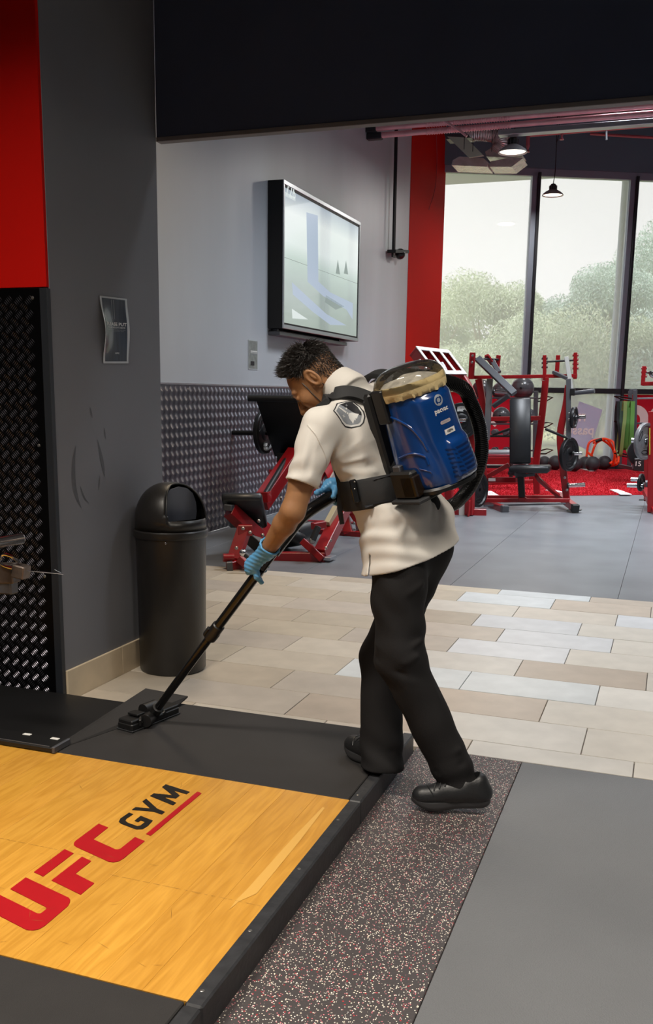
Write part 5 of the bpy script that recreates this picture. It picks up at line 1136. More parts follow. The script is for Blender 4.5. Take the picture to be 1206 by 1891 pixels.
def shirt_f(p):
    d = shirt_outer(p)+folds(p)
    hemp = plane(p, P(765, 1024, 3.27), hemn); slv = smax(plane(p, sleeve_end, sdir), -(cap(p, SL, sleeve_end+sdir*.1, .12, .12)), .002)
    d = smax(d, hemp, .004); d = smax(d, np.where(cap(p, SL, sleeve_end+sdir*.2, .10, .10) < 0, plane(p, sleeve_end, sdir), -1), .003)
    inner = shirt_outer(p)+folds(p)+.009
    cav = np.minimum(smax(inner, -(hemp+.05), .002), np.where(cap(p, SL, sleeve_end+sdir*.2, .09, .09) < 0, np.maximum(inner, -(plane(p, sleeve_end, sdir)+.03)), 1))
    d = np.maximum(d, -cav)
    # side vent at the hem
    vent = np.maximum(np.abs(plane(p, P(690, 1040, 3.1), unit(LB*.25+FB*.97)))-.003, np.maximum(plane(p, P(690, 1022, 3.1), Z_), -plane(p, hem0, LB)))
    d = np.maximum(d, -vent)
    # collar stand with a turned-down fall around the neck
    cdir = unit(hp(-.035, 0, -.055)-neckb); c0, c1 = neckb-cdir*.005, neckb+cdir*.054
    ring = np.maximum(cap(p, c0, c1, .080, .069), -cap(p, c0-cdir*.05, c1+cdir*.1, .064, .062)); ring = np.maximum(ring, plane(p, c1, cdir)); ring = np.maximum(ring, -plane(p, c0-cdir*.02, cdir))
    d = smin(d, ring, .006)
    d = np.maximum(d, -np.maximum(cap(p, c0+cdir*.005, c1+cdir*.1, .064, .062), -plane(p, c0+cdir*.01, cdir)))
    return d
shirt = body_part('polo_shirt', shirt_f, (-1.42, 2.84, .72), (-.52, 3.78, 1.62), .0042, M_shirt, man)
bv_shirt = bvh_of(shirt)
# sleeve seam and hem stitching as thin raised welts
def welt(pts, r, name, n=8, off=.0005, parent=man, m=None, bv=None):
    q = []
    for p in spline(pts, n):
        l, nr, i, ds = (bv or bv_shirt).find_nearest(Vector(p)); q.append(np.array(l)+np.array(nr)*off)
    return MB().tube(q, r, 6).build(name, m or M_shirt, parent)
welt([P(566, 783, 2.97), P(584, 803, 2.95), P(600, 832, 2.97), P(607, 862, 3.0)], .0026, 'shoulder_seam')

# trousers
rk_n, lk_n = unit(RA-RK), unit(LA-LK)
def trouser_f(p):
    d = cap(p, pel+Z_*.05, pel-Z_*.04, .132, .142, FB, .80)
    L = smin(cap(p, LH, LK, .102, .083, None), cap(p, LK, LA+lk_n*.02, .082, .072), .04); R = smin(cap(p, RH, RK, .098, .076), cap(p, RK, RA+rk_n*.03, .076, .079), .04)
    L = smax(L, plane(p, LA+lk_n*.022, unit(lk_n+Z_*-.10)), .004); R = smax(R, plane(p, RA-Z_*.020, -Z_), .004)
    d = smin(d, smin(L, R, .012), .05)
    w1 = np.exp(-((p-LK)**2).sum(1)/.012); w2 = np.exp(-((p-LA)**2).sum(1)/.012); w3 = np.exp(-((p-RA)**2).sum(1)/.012); w4 = np.exp(-((p-LH+Z_*.1)**2).sum(1)/.03)
    a = p @ unit((.35, .1, .93)).astype(np.float32); b = p @ unit((-.45, .1, .9)).astype(np.float32); c = p @ unit((.94, .33, .2)).astype(np.float32)
    return d-creases(p, TCR, .010, .013)+.006*w1*np.sin(60*a+2)+.006*w2*np.sin(70*b+8*c)+.006*w3*np.sin(72*a+9*c)+.006*w4*np.sin(38*b+3)+.002*np.sin(42*c+5*np.sin(9*a))
trs = body_part('trousers', trouser_f, (-1.10, 2.92, .06), (-.52, 3.62, 1.14), .0046, M_trouser, man)

# gloves
def glove(name, A, hw, n0, t0, wrist, rt, curl0, offs, thumb=None, extra=None, cuff=None, lens=(1, 1.05, 1, .85), h=.0022):
    A, hw = V3(A), unit(hw); n0 = unit(V3(n0)-hw*(V3(n0) @ hw)); t0_ = np.cross(hw, n0); t0 = t0_ if t0_ @ V3(t0) > 0 else -t0_
    R = rt+.0095
    def at(ang, o, r=R): a = math.radians(ang); return A+hw*o+(n0*math.cos(a)+t0*math.sin(a))*r
    def f(p):
        d = ell(p, A+n0*(rt+.017)+t0*.004, (.046, .036, .0165), np.array([hw, t0, n0]))
        d = smin(d, cap(p, A+n0*(rt+.018), wrist, .027, .029), .02)
        fing = None
        for o, k in zip(offs, lens):
            pts = [at(10, o*.8, R+.006), at(curl0, o, R+.004), at(curl0+55*k, o*1.05, R), at(curl0+105*k, o*1.05, R-.001)]; rad = (.0105, .0100, .0093, .0082); g = None
            for q in range(3):
                c = cap(p, pts[q], pts[q+1], rad[q], rad[q+1]); g = c if g is None else smin(g, c, .003)
            fing = g if fing is None else smin(fing, g, .0022)
        d = smin(d, fing, .008)
        if thumb is not None:
            for a, b, ra, rb in zip(thumb[:-1], thumb[1:], (.014, .0115), (.0115, .0095)): d = smin(d, cap(p, a, b, ra, rb), .006)
        if extra is not None:
            for a, b, ra, rb in extra: d = smin(d, cap(p, a, b, ra, rb), .006)
        if cuff is not None:
            a, b = cuff; cd = unit(V3(b)-V3(a)); cc = smax(cap(p, a, b, .030, .040), plane(p, b, cd), .002); d = smin(d, cc, .012)
            d = np.maximum(d, -np.maximum(cap(p, a, V3(b)+cd*.03, .0262, .036), -plane(p, V3(a)+cd*.012, cd)))
        w = p @ unit(hw+t0*.6).astype(np.float32); return d+.0008*np.sin(420*w+40*(p @ t0.astype(np.float32)))
    c = A+n0*.01; lo = np.minimum(c-.11, V3(wrist)-.09); hi = np.maximum(c+.11, V3(wrist)+.09)
    return body_part(name, f, lo, hi, h, M_glove, man)
WN0, WH = P(287, 1313, 3.33), P(482, 1050, 3.12)
whw = unit(WH-WN0); wn_ = V3((-.55, -.62, .55)); wn_ = unit(wn_-whw*(wn_ @ whw))
wt = np.cross(whw, wn_); wt = wt if wt[0] < 0 else -wt
RTUBE = .019
glove('glove', WH, whw, wn_, wt, WL, RTUBE, 38, (-.036, -.013, .010, .031), thumb=[WH+wn_*.030+whw*.012-wt*.016, WH-wt*.036+wn_*.010-whw*.012, WH-wt*.030-wn_*.020-whw*.034], cuff=(WL+(WL-EL)*.05, WL-(WL-EL)*.13))
BC, BD, BE = P(560, 952, 3.19), P(606, 921, 3.27), P(648, 903, 3.36)
RHC = P(622, 914, 3.30); rhw = unit(BC-BE); rn = V3((.15, .62, .72)); rn = unit(rn-rhw*(rn @ rhw)); rt_ = np.cross(rhw, rn); rt_ = rt_ if rt_[2] < 0 else -rt_
RTB = .024
glove('glove', RHC, rhw, rn, rt_, WR, RTB, 92, (-.034, -.012, .010), lens=(1.35, 1.45, 1.4), extra=[(RHC+rn*.040+rhw*.015, RHC+rn*.040+rhw*.055-np.array([0, .02, 0]), .0115, .010), (RHC+rn*.040+rhw*.055-np.array([0, .02, 0]), P(587, 914, 3.24)+rn*.01, .010, .0085)], thumb=[RHC+rn*.035-rt_*.012, RHC-rt_*.036+rn*.016+rhw*.01, RHC-rt_*.036-rn*.004+rhw*.035], cuff=(WR+(WR-ER)*.03, WR-(WR-ER)*.15))

# shoes
def shoe(label, heel, toe, up, hh=.088):
    heel, toe = V3(heel), V3(toe); s = unit(toe-heel); n = unit(V3(up)-s*(V3(up) @ s)); t = np.cross(n, s); Ls = np.linalg.norm(toe-heel)
    sh = MB(); X = .5-.5*np.cos(np.linspace(0, np.pi, 34)); prev = None; v = []; f = []; m_ = 12
    def hw_(x): 
        e = min(1, math.sqrt(max(0, 1-((.10-x)/.10)**2))) if x < .10 else (math.sqrt(max(0, 1-((x-.80)/.20)**2)) if x > .80 else 1); return max(.0008, e*(.034+.011*math.exp(-((x-.70)/.20)**2)-.004*math.exp(-((x-.42)/.14)**2)))
    for x in X:
        w = hw_(x); zb = .010*max(0, (.16-x)/.16)**2+.030*max(0, (x-.68)/.32)**2; zt = .030+.008*max(0, (.35-x)/.35)+.014*max(0, (x-.72)/.28)**2
        for k, (a, z) in enumerate(((-.88, zb), (-1, zb+.008), (-1.03, zb+(zt-zb)*.5), (-.97, zt), (0, zt), (.97, zt), (1.03, zb+(zt-zb)*.5), (1, zb+.008), (.88, zb), (0, zb))): v.append(heel+s*x*Ls+t*w*a+n*z)
    K = 10
    for i in range(len(X)-1):
        for k in range(K): f.append((i*K+k, i*K+(k+1) % K, (i+1)*K+(k+1) % K, (i+1)*K+k))
    f += [tuple(range(K))[::-1], tuple((len(X)-1)*K+k for k in range(K))]
    L_ = lambda x, y, z: heel+s*x*Ls+t*y+n*z
    def up_f(p):
        d = cap(p, L_(.13, 0, .050), L_(.14, 0, hh), .036, .034*min(1, hh/.08))
        d = smin(d, cap(p, L_(.20, 0, .068), L_(.50, 0, .062), .040, .036), .03); d = smin(d, cap(p, L_(.5, 0, .058), L_(.87, 0, .048), .038, .028, n, .8), .03)
        d = smin(d, cap(p, L_(.10, 0, .045), L_(.83, 0, .042), .036, .036), .02)
        d = smax(d, -plane(p, L_(0, 0, .026), n+s*.03), .004)
        d = smax(d, -cap(p, L_(.22, 0, .10), L_(.22, 0, .20), .028, .034), .004); return d
    root = bpy.data.objects.new('shoe', None); root.empty_display_size = .05; COL.objects.link(root); root.parent = man; root.location = Vector(heel)-Vector(world_loc(man))
    vv, ff = surf(up_f, np.minimum(heel, toe)-.09, np.maximum(heel, toe)+.14, .0026); mesh_np('upper', vv, ff, M_shoe, root)
    sh.raw(v, f); sh.build('sole', M_sole, root, ang=50)
    bvu = BVHTree.FromPolygons([tuple(q) for q in vv], [tuple(int(i) for i in q) for q in ff])
    for x in (.46, .53, .60, .67):
        pts = []
        for a in np.linspace(-1, 1, 9):
            h_ = bvu.ray_cast(Vector(L_(x+.03*a, .030*a, .25)), Vector(-n), .4)
            if h_[0] is not None: pts.append(np.array(h_[0])+n*.002)
        if len(pts) > 3: MB().tube(pts, .0028, 6).build('lace', M_strap, root)
    pts = []
    for a in np.linspace(-1, 1, 13):
        h_ = bvu.ray_cast(Vector(L_(.78-.10*abs(a)**2, .045*a, .25)), Vector(-n), .4)
        if h_[0] is not None: pts.append(np.array(h_[0])+n*.0006)
    if len(pts) > 3: MB().tube(pts, .0022, 6).build('toe_seam', M_shoe, root)
    return root
hl, tl2 = P(906, 1485, 3.165), PZ(760, 1490, .006)
shoe('rear', hl, tl2, (.14, 0, 1)); hr, tr2 = PZ(728, 1428, .0845), PZ(640, 1388, .0845)
shoe('front', hr, tr2, (0, 0, 1), .060)

# hair: short cap with tufts, faded at the sides
def hair_d(p):
    q = (p-HC.astype(np.float32)) @ HA.T.astype(np.float32); top = np.clip((q[:, 2]+.01)/.08, 0, 1); return q, top
HLX = (-.125, -.075, -.045, -.022, -.012, .012, .034, .052, .075, .12); HLU = (-.100, -.088, -.055, .012, .022, .012, .040, .078, .102, .12)
def hair_f(p):
    q, top = hair_d(p); tp = np.clip((q[:, 2]-.015)/.06, 0, 1); th = -.004+.016*tp+.006*np.clip(q[:, 0]/.08, 0, 1)*tp
    d = ell(p, hp(-.008, 0, .022), (.096, .076, .090), HA)-th
    d = d+.0035*np.sin(130*q[:, 0]+20*q[:, 1])*np.sin(150*q[:, 1]+30*q[:, 2])*tp
    return smax(d, np.interp(q[:, 0], HLX, HLU).astype(np.float32)+.012-q[:, 2], .006)
hair = body_part('hair', hair_f, HC-.17, HC+.17, .0032, M_hair, man)
bme = bpy.data.objects['body'].data; nv = len(bme.vertices); bco = np.empty(nv*3, np.float32); bme.vertices.foreach_get('co', bco); bco = bco.reshape(-1, 3)+world_loc(man); bno = np.empty(nv*3, np.float32); bme.vertex_normals.foreach_get('vector', bno); bno = bno.reshape(-1, 3)
bq = (bco-HC) @ HA.T; skl = np.abs(ell(bco.astype(np.float32), hp(-.008, 0, .022), (.096, .076, .090), HA)) < .016
sel = np.where((np.abs(bq).max(1) < .16) & (bq[:, 2] > np.interp(bq[:, 0], HLX, HLU)-.002) & ~((np.abs(bq[:, 1]) > .076) & (np.abs(bq[:, 0]+.012) < .03) & (bq[:, 2] < .03)) & (skl | (bq[:, 0] < -.03)))[0]
tf = MB(); rh = random.Random(5)
for _ in range(9000):
    i = sel[rh.randrange(len(sel))]; b = bq[i]; dl = bno[i] @ HA.T; tp = min(1, max(0, (b[2]-.02)/.055)); front = max(0, b[0]/.09)
    edge = b[2]-np.interp(b[0], HLX, HLU)
    if edge < .02 and rh.random() > .25+edge/.02*.75: continue
    lay = np.array([.75*tp*(1-front)+.1, 0, -.8*(1-tp)+.9*front]) if b[0] > -.06 else np.array([-.05, 0, -1.])
    d = unit(dl*(.30+.45*tp)+lay*.8+np.array([rh.gauss(0, .28), rh.gauss(0, .28), rh.gauss(0, .18)+.35*front*tp])); ln = .008+.022*tp*rh.uniform(.5, 1.2)+.008*front*tp
    o = bco[i]+bno[i]*(.001+.014*tp*rh.random()); dd = d @ HA; sd = unit(np.cross(dd, (rh.gauss(0, 1), rh.gauss(0, 1), 1))); r = .0009+.0011*tp; e2 = np.cross(dd, sd)
    tf.raw([o+sd*r, o-sd*.5*r+e2*.87*r, o-sd*.5*r-e2*.87*r, o+dd*ln], [(0, 1, 3), (1, 2, 3), (2, 0, 3)])
tf.build('hair_tufts', M_hair, hair, smooth=False, kind='stuff')
bv_head = bvh_of(bpy.data.objects['body'])
for s in (-1, 1):
    welt([hp(.10, s*.014, .020), hp(.10, s*.028, .024), hp(.085, s*.048, .018)], .0026, 'eyebrow', 6, .0006, man, M_hair, bv_head)
    welt([hp(.11, s*.020, -.010), hp(.11, s*.034, -.013), hp(.09, s*.048, -.009)], .0013, 'eyelashes', 6, .0004, man, M_hair, bv_head)
# mask pulled down under the chin, with loops round the ear
def mk_pt(s, t, off=.004):
    a = math.radians(-96+192*s); dirv = HF*math.cos(a)*.95+HL*math.sin(a)*.80; c = hp(.020, 0, -.060-.060*t); h_ = bv_head.ray_cast(Vector(c+dirv*.16-HU*.02), Vector(-dirv), .3)
    q = np.array(h_[0]) if h_[0] is not None else c+dirv*.055
    return q+dirv*off-HU*.003
v, f = grid(mk_pt, 16, 5); k = len(v); v2 = [mk_pt(i/16, j/5, .0025) for j in range(6) for i in range(17)]
mask = MB().raw(v+v2, f+[tuple(i+k for i in q[::-1]) for q in f]).build('face_mask', M_strap, man)
for s in (-1, 1):
    for pts in ([hp(.030, s*.075, .012), hp(.034, s*.072, -.035), hp(.040, s*.055, -.078)], [hp(-.034, s*.086, -.006), hp(-.028, s*.078, -.035), hp(.0, s*.062, -.07), hp(.02, s*.055, -.09)]):
        welt(pts, .0017, 'ear_loop', 6, .0012, mask, M_black, bv_head)

# emblem printed on the back of the left shoulder
EO = P(641, 765, 3.03); l_, n_e, _, _ = bv_shirt.find_nearest(Vector(EO)); hit = bv_shirt.ray_cast(Vector(CO), Vector(ray(641, 764)).normalized(), 10)
EO, EN = np.array(hit[0]), np.array(hit[1]); view = -unit(ray(641, 764)); EN = unit(EN*.7+view*.5)
def emb(pts):
    # picture-plane sketch of the emblem (pixels about its centre) laid on the cloth plane
    out = []
    R3, D3 = CM[0], CM[1]; U_ = unit(R3-EN*(R3 @ EN)); Vv = np.cross(EN, U_)
    for x, y in pts:
        d = ray(641+x, 764+y); t = ((EO-CO) @ EN)/(d @ EN); q = CO+d*t-EO; out.append((q @ U_, q @ Vv))
    return out, U_, Vv
def eprint(name, pts, m, off):
    q, U_, Vv = emb(pts); return drape(name, poly_tris(q, .006), m, shirt, bv_shirt, EO, U_, Vv, EN, off)
sc_ = 110/1206; ox, oy = 590-641, 720-764
E_ = lambda *pts: [(ox+x*sc_, oy+y*sc_) for x, y in pts]
eprint('emblem', E_((190, 465), (380, 255), (560, 215), (740, 225), (850, 330), (900, 440), (895, 560), (850, 690), (790, 755), (640, 778), (500, 755), (400, 690)), M_print_k, .0012)
eprint('emblem', E_((218, 462), (395, 270), (560, 235), (720, 245), (830, 340), (875, 450), (872, 555), (830, 680), (780, 735), (640, 755), (510, 735), (415, 675)), M_print_w, .0017)
eprint('emblem', E_((268, 460), (420, 290), (560, 255), (700, 262), (800, 350), (835, 450), (832, 545), (795, 665), (755, 700), (640, 712), (530, 695), (440, 640)), mat('emblem_grey', '8b9097', .7), .0022)
eprint('emblem', E_((420, 290), (560, 240), (700, 240), (800, 340), (845, 450), (835, 530)), M_print_k, .0027)
eprint('emblem', E_((360, 370), (385, 350), (545, 445), (520, 475)), M_print_w, .0030)
eprint('emblem', E_((540, 480), (560, 450), (588, 470), (568, 500)), M_print_w, .0030)
eprint('emblem', E_((575, 510), (600, 470), (660, 455), (795, 490), (775, 520), (745, 590), (722, 575), (725, 625), (700, 610), (670, 690), (650, 650), (595, 580)), M_print_w, .0030)
for cx, cy, r in ((463, 545, 48), (560, 305, 36)):
    st = []
    for k in range(8): a = k*math.pi/4+.1; rr_ = r if k % 2 == 0 else r*.28; st.append((cx+rr_*math.cos(a), cy+rr_*math.sin(a)))
    eprint('emblem', E_(*st), M_print_w if r > 40 else M_print_g, .0032)
eprint('emblem', E_((525, 378), (545, 355), (568, 378), (545, 402)), M_print_w, .0032)

# ================================================================ BACKPACK VACUUM
FV = unit((-.85, .53, 0)); rr0 = np.array([.53, .85, 0])/np.hypot(.53, .85); roll = math.radians(18)
VR = unit(rr0*math.cos(roll)+Z_*math.sin(roll)); U0 = unit(Z_-VR*(Z_ @ VR)); F0 = np.cross(U0, VR); th_ = math.radians(6)
VA = U0*math.cos(th_)+F0*math.sin(th_); VBK = -(F0*math.cos(th_)-U0*math.sin(th_))
VB = P(805, 886, 3.13)
def VL(x, y, z): return VB+VR*x+VBK*y+VA*z
vac = thing('backpack_vacuum', 'glossy blue backpack vacuum with clear lid, black harness, ribbed hose and long wand', 'vacuum cleaner', tuple(VB))
HV = .312
def cs(z, s, g=0.):
    # outline of the canister at height z, angle s (0..1)
    t = z/HV; a = 2*math.pi*s; e = 2/(3.0-.9*t); c, sn = math.cos(a), math.sin(a)
    hwid = .113-.005*t-.010*max(0, .03-z)/.03+g; hb = .106+.0*t+.020*max(0, 1-z/.15)-.01*max(0, .03-z)/.03+g; hf = .095+.010*t+g
    ss = lambda q: 0 if q < 0 else (1 if q > 1 else q*q*(3-2*q))
    x = hwid*math.copysign(abs(c)**e, c); y = (hb if sn > 0 else hf)*math.copysign(abs(sn)**e, sn)
    if sn > 0 and g == 0: y += .013*ss((x+.062+.03*t)/.014)*ss((.112-x)/.016)*ss((.30-z)/.02)+.012*ss((x+.030)/.014)*ss((.108-x)/.014)*ss((.145-z)/.022)*ss((z-.002)/.006)
    return VL(x, y, z)
n_ = 180; zs = [0, .003, .006, .02, .05, .09, .115, .122, .130, .137, .145, .18, .22, .26, .278, .285, .292, .30, HV]
v = [cs(z, i/n_) for z in zs for i in range(n_)]; f = [(j*n_+i, j*n_+(i+1) % n_, (j+1)*n_+(i+1) % n_, (j+1)*n_+i) for j in range(len(zs)-1) for i in range(n_)]+[tuple(range(n_))[::-1], tuple((len(zs)-1)*n_+i for i in range(n_))]
can = MB().raw(v, f).build('canister', M_blue, vac, ang=60); bv_can = bvh_of(can)
v = [cs(HV, i/n_, .004+g) + VA*dz for g, dz in ((-.004, -.012), (.003, -.010), (.006, .004), (.007, .018), (.004, .030), (-.004, .034)) for i in range(n_)]
f = [(j*n_+i, j*n_+(i+1) % n_, (j+1)*n_+(i+1) % n_, (j+1)*n_+i) for j in range(5) for i in range(n_)]
v = [q+VA*(.003*math.sin(i*.41)+.0025*math.sin(i*.83+2))+VBK*.002*math.sin(i*.57) if i//n_ in (1, 4) else q for i, q in enumerate(v)]
MB().raw(v, f).build('paper_bag', M_bag, vac, ang=70)
# crumpled bag and dust inside the lid
v = []; f = []
for j in range(7):
    t = j/6; 
    for i in range(28): a = 2*math.pi*i/28; r = (.105*math.cos(t*1.5)+.004*math.sin(5*a+j*2))*(1 if j < 6 else .02); v.append(VL(r*math.cos(a), r*math.sin(a), HV+.012+.036*math.sin(t*1.57)+.004*math.sin(3*a+j)))
f = [(j*28+i, j*28+(i+1) % 28, (j+1)*28+(i+1) % 28, (j+1)*28+i) for j in range(6) for i in range(28)]
MB().raw(v, f).build('bag_top', mat('bag_dust', '9a9488', .85, noise=(30, .5)), vac, ang=80)
# clear dome lid
v = []; f = []; ms = 9
for j in range(ms+1):
    t = j/ms*math.pi/2; k = math.cos(t)**.55 if j < ms else .001; zz = .016+.068*math.sin(t)
    for i in range(n_): q = cs(HV, i/n_, .012); c = VL(0, 0, HV); v.append(c+(q-c)*k+VA*zz)
f = [(j*n_+i, j*n_+(i+1) % n_, (j+1)*n_+(i+1) % n_, (j+1)*n_+i) for j in range(ms) for i in range(n_)]
MB().raw(v, f).build('clear_lid', M_lid, vac, ang=80)
# base tray, back panel, latches
v = [cs(0, i/n_, g)+VA*dz for g, dz in ((.0, -.018), (.010, -.016), (.012, -.004), (.006, .003)) for i in range(n_)]
MB().raw(v, [(j*n_+i, j*n_+(i+1) % n_, (j+1)*n_+(i+1) % n_, (j+1)*n_+i) for j in range(3) for i in range(n_)]+[tuple(range(n_))[::-1]]).build('base_tray', M_black, vac, ang=50)
MB().obox(VL(-.01, -.118, .17), (VR, VA, VBK), (.088, .165, .018), .012).build('back_panel', M_black, vac); MB().obox(VL(-.01, -.150, .165), (VR, VA, VBK), (.070, .150, .022), .016).build('back_pad', M_strap, vac)
MB().obox(VL(-.113, -.03, HV-.022), (VA, VBK, VR), (.055, .026, .012), .006).build('lid_latch', M_black, vac); MB().obox(VL(.114, -.03, HV-.01), (VA, VBK, VR), (.045, .022, .012), .006).build('lid_latch', M_black, vac)
MB().obox(VL(-.090, -.010, .028), (VR, VBK, VA), (.048, .055, .048), .008).build('switch_box', M_black, vac); MB().obox(VL(-.116, .018, .024), (VR, VBK, VA), (.022, .034, .036), .004).build('switch_cover', mat('smoky_cover', '1e150e', .2), vac)
MB().obox(VL(-.10, .0, -.024), (VR, VBK, VA), (.055, .07, .006), .003).build('switch_bracket', M_strap, vac); MB().obox(VL(-.115, -.03, .082), (VR, VBK, VA), (.014, .018, .012), .003).build('cord_clip', M_steelgrey, vac)
# printing and grille on the rear face
def vprint(name, vf, m, z, x, off=.001, ux=None): return drape(name, vf, m, can, bv_can, VL(x, .2, z), VR, VA, VBK, off)
def rect(w, h, r=.0): return [(-w/2, -h/2), (w/2, -h/2), (w/2, h/2), (-w/2, h/2)]
def pill(w, h): return [(w/2-h/2+h/2*math.cos(a), h/2*math.sin(a)) for a in np.linspace(-1.57, 1.57, 7)]+[(-w/2+h/2-h/2*math.cos(a), -h/2*math.sin(a)) for a in np.linspace(-1.57, 1.57, 7)]
XL_ = -.006
def arc_ring(r0, r1, a0, a1, n=18, dx=0, dy=0):
    A_ = np.radians(np.linspace(a0, a1, n)); taper = np.linspace(1, .35, n)
    return [(dx+r1*math.cos(a), dy+r1*math.sin(a)) for a in A_]+[(dx+(r1-(r1-r0)*t)*math.cos(a), dy+(r1-(r1-r0)*t)*math.sin(a)) for a, t in list(zip(A_, taper))[::-1]]
lg = mat('logo_silver', 'a9b2bd', .35, .3)
vprint('emblem_print', poly_tris(arc_ring(.0095, .018, 60, 250), .01), lg, .268, XL_); vprint('emblem_print', poly_tris(arc_ring(.0095, .018, 240, 430), .01), lg, .268, XL_); vprint('emblem_print', poly_tris([(.0072*math.cos(a), .0072*math.sin(a)) for a in np.linspace(0, 6.2, 18)], .01), lg, .268, XL_)
vprint('lettering', text_tris('pacvac', .022, bold=.0006), M_print_w, .236, XL_+.002)
vprint('sticker', poly_tris(pill(.046, .011), .01), mat('pink_grey_sticker', 'b9aeb0', .4), .196, XL_+.006); vprint('lettering', text_tris('SUPERPRO', .0075), M_print_g, .196, XL_+.006, .0016)
vprint('sticker', poly_tris(rect(.046, .017), .01), M_print_w, .163, XL_+.014); vprint('lettering', text_tris('HEPA', .011, bold=.0004), M_print_k, .163, XL_+.014, .0016)
gx = .026
for k in range(7):
    z = .016+.0150*k; w = .048-.004*abs(3-k)*.3
    vprint('grille_slot', poly_tris([(-.026+.003*(6-k), -.004), (.034, -.004), (.034, .004), (-.030+.003*(6-k), .004)], .012), M_bluedk, z, gx, .0008)
    vprint('grille_slot', poly_tris([(-.062, .008), (-.032+.003*(6-k), -.002), (-.034+.003*(6-k), .004), (-.062, .014)], .012), M_bluedk, z-.004, gx+.0, .0008)
    vprint('grille_slot', poly_tris([(.039, -.002), (.066, .014), (.066, .021), (.039, .005)], .012), M_bluedk, z-.002, gx, .0008)
def ridge(pts, r=.004, m=None, nm='ridge'):
    q = []
    for x, y in spline(pts, 8):
        h_ = bv_can.ray_cast(Vector(CO), Vector(ray(x, y)).normalized(), 10)
        if h_[0] is not None: q.append(np.array(h_[0])+np.array(h_[1])*.0005)
    if len(q) > 2: MB().tube(q, r, 8).build(nm, m or M_blue, can)
ridge([(714, 768), (735, 776), (758, 790), (778, 812), (790, 832)], .004); ridge([(738, 846), (760, 838), (784, 843), (792, 858)], .004); ridge([(775, 866), (796, 872), (798, 880)], .002)
hit_p = []
for x, y in ((734, 842), (760, 834), (778, 836), (786, 842), (764, 850), (744, 858)):
    h_ = bv_can.ray_cast(Vector(CO), Vector(ray(x, y)).normalized(), 10)
    if h_[0] is not None: hit_p.append(np.array(h_[0])+np.array(h_[1])*.001)

# harness straps laid on the shirt
def ribbon(pts, w, th, name, m, parent, bv=None, lift=.008, n=7, wdir=None):
    q = spline(pts, n); P_, N_ = [], []
    for p in q:
        if bv is not None:
            l, nr, i, ds = bv.find_nearest(Vector(p)); l, nr = np.array(l), np.array(nr); P_.append(l+nr*lift); N_.append(nr)
        else: P_.append(p); N_.append(V3(wdir))
    for _ in range(3): N_ = [unit(N_[max(i-1, 0)]+N_[i]+N_[min(i+1, len(N_)-1)]) for i in range(len(N_))]; P_ = [P_[0]]+[(P_[i-1]+2*P_[i]+P_[i+1])/4 for i in range(1, len(P_)-1)]+[P_[-1]]
    v = []; K = 8
    for i, p in enumerate(P_):
        t = unit(P_[min(i+1, len(P_)-1)]-P_[max(i-1, 0)]); nn_ = unit(N_[i]-t*(N_[i] @ t)); s = np.cross(t, nn_); ww = w[0]+(w[1]-w[0])*i/(len(P_)-1) if hasattr(w, '__len__') else w
        for a, b in ((-1, -.4), (-1, .4), (-.9, 1), (.9, 1), (1, .4), (1, -.4), (.9, -1), (-.9, -1)): v.append(p+s*ww/2*a+nn_*th/2*b)
    f = [(i*K+k, i*K+(k+1) % K, (i+1)*K+(k+1) % K, (i+1)*K+k) for i in range(len(P_)-1) for k in range(K)]+[tuple(range(K))[::-1], tuple((len(P_)-1)*K+k for k in range(K))]
    return MB().raw(v, f).build(name, m, parent, ang=50)
def OS(x, y, Y=3.1):
    h_ = bv_shirt.ray_cast(Vector(CO), Vector(ray(x, y)).normalized(), 10); return np.array(h_[0]) if h_[0] is not None else P(x, y, Y)
ribbon([OS(594, 744, 3.1), OS(603, 737, 3.1), OS(632, 727, 3.12), OS(662, 731, 3.1), OS(688, 742, 3.1)], .048, .018, 'shoulder_strap', M_strap, vac, bv_shirt, .010)
ribbon([OS(687, 738), OS(697, 772), OS(708, 812), OS(722, 852), OS(742, 884)], (.052, .058), .022, 'shoulder_strap', M_strap, vac, bv_shirt, .011)
ribbon([P(668, 710, 3.40), P(680, 696, 3.38), P(698, 690, 3.36), P(718, 696, 3.32), P(735, 712, 3.28)], .055, .020, 'shoulder_strap', M_strap, vac, None, 0, 7, (-.15, -.3, .94))
ribbon([P(622, 868, 3.12), P(629, 900, 3.13), P(627, 935, 3.13), P(632, 968, 3.13)], (.024, .016), .004, 'hanging_strap', M_strap, vac, None, 0, 7, (.2, -.97, 0))
# waist belt: cast outward from the spine onto the shirt
bring = []; Bc = P(728, 895, 3.25); bu = unit(Z_-VR*.0+np.array([-.22, -.05, 0])); bx_ = unit(FB-bu*(FB @ bu)); by_ = np.cross(bu, bx_)
for k in range(41):
    a = 2*math.pi*k/40; d = bx_*math.cos(a)+by_*math.sin(a); h_ = bv_shirt.ray_cast(Vector(Bc+d*.4), Vector(-d), .5); q = np.array(h_[0]) if h_[0] is not None else Bc+d*.15; bring.append((q+d*.006, d))
def belt_mesh(k0, k1, w, th, lift, name, m):
    v = []; K = 6
    for q, d in bring[k0:k1+1]:
        for a, b in ((-1, 0), (-1, 1), (-.8, 1.4), (.8, 1.4), (1, 1), (1, 0)): v.append(q+bu*w/2*a+d*(lift+th*b))
    n2 = k1-k0+1; f = [(i*K+k, i*K+(k+1) % K, (i+1)*K+(k+1) % K, (i+1)*K+k) for i in range(n2-1) for k in range(K)]+[tuple(range(K))[::-1], tuple((n2-1)*K+k for k in range(K))]
    return MB().raw(v, f).build(name, m, vac, ang=50)
wb = belt_mesh(0, 40, .104, .010, 0, 'waist_belt', M_strap)
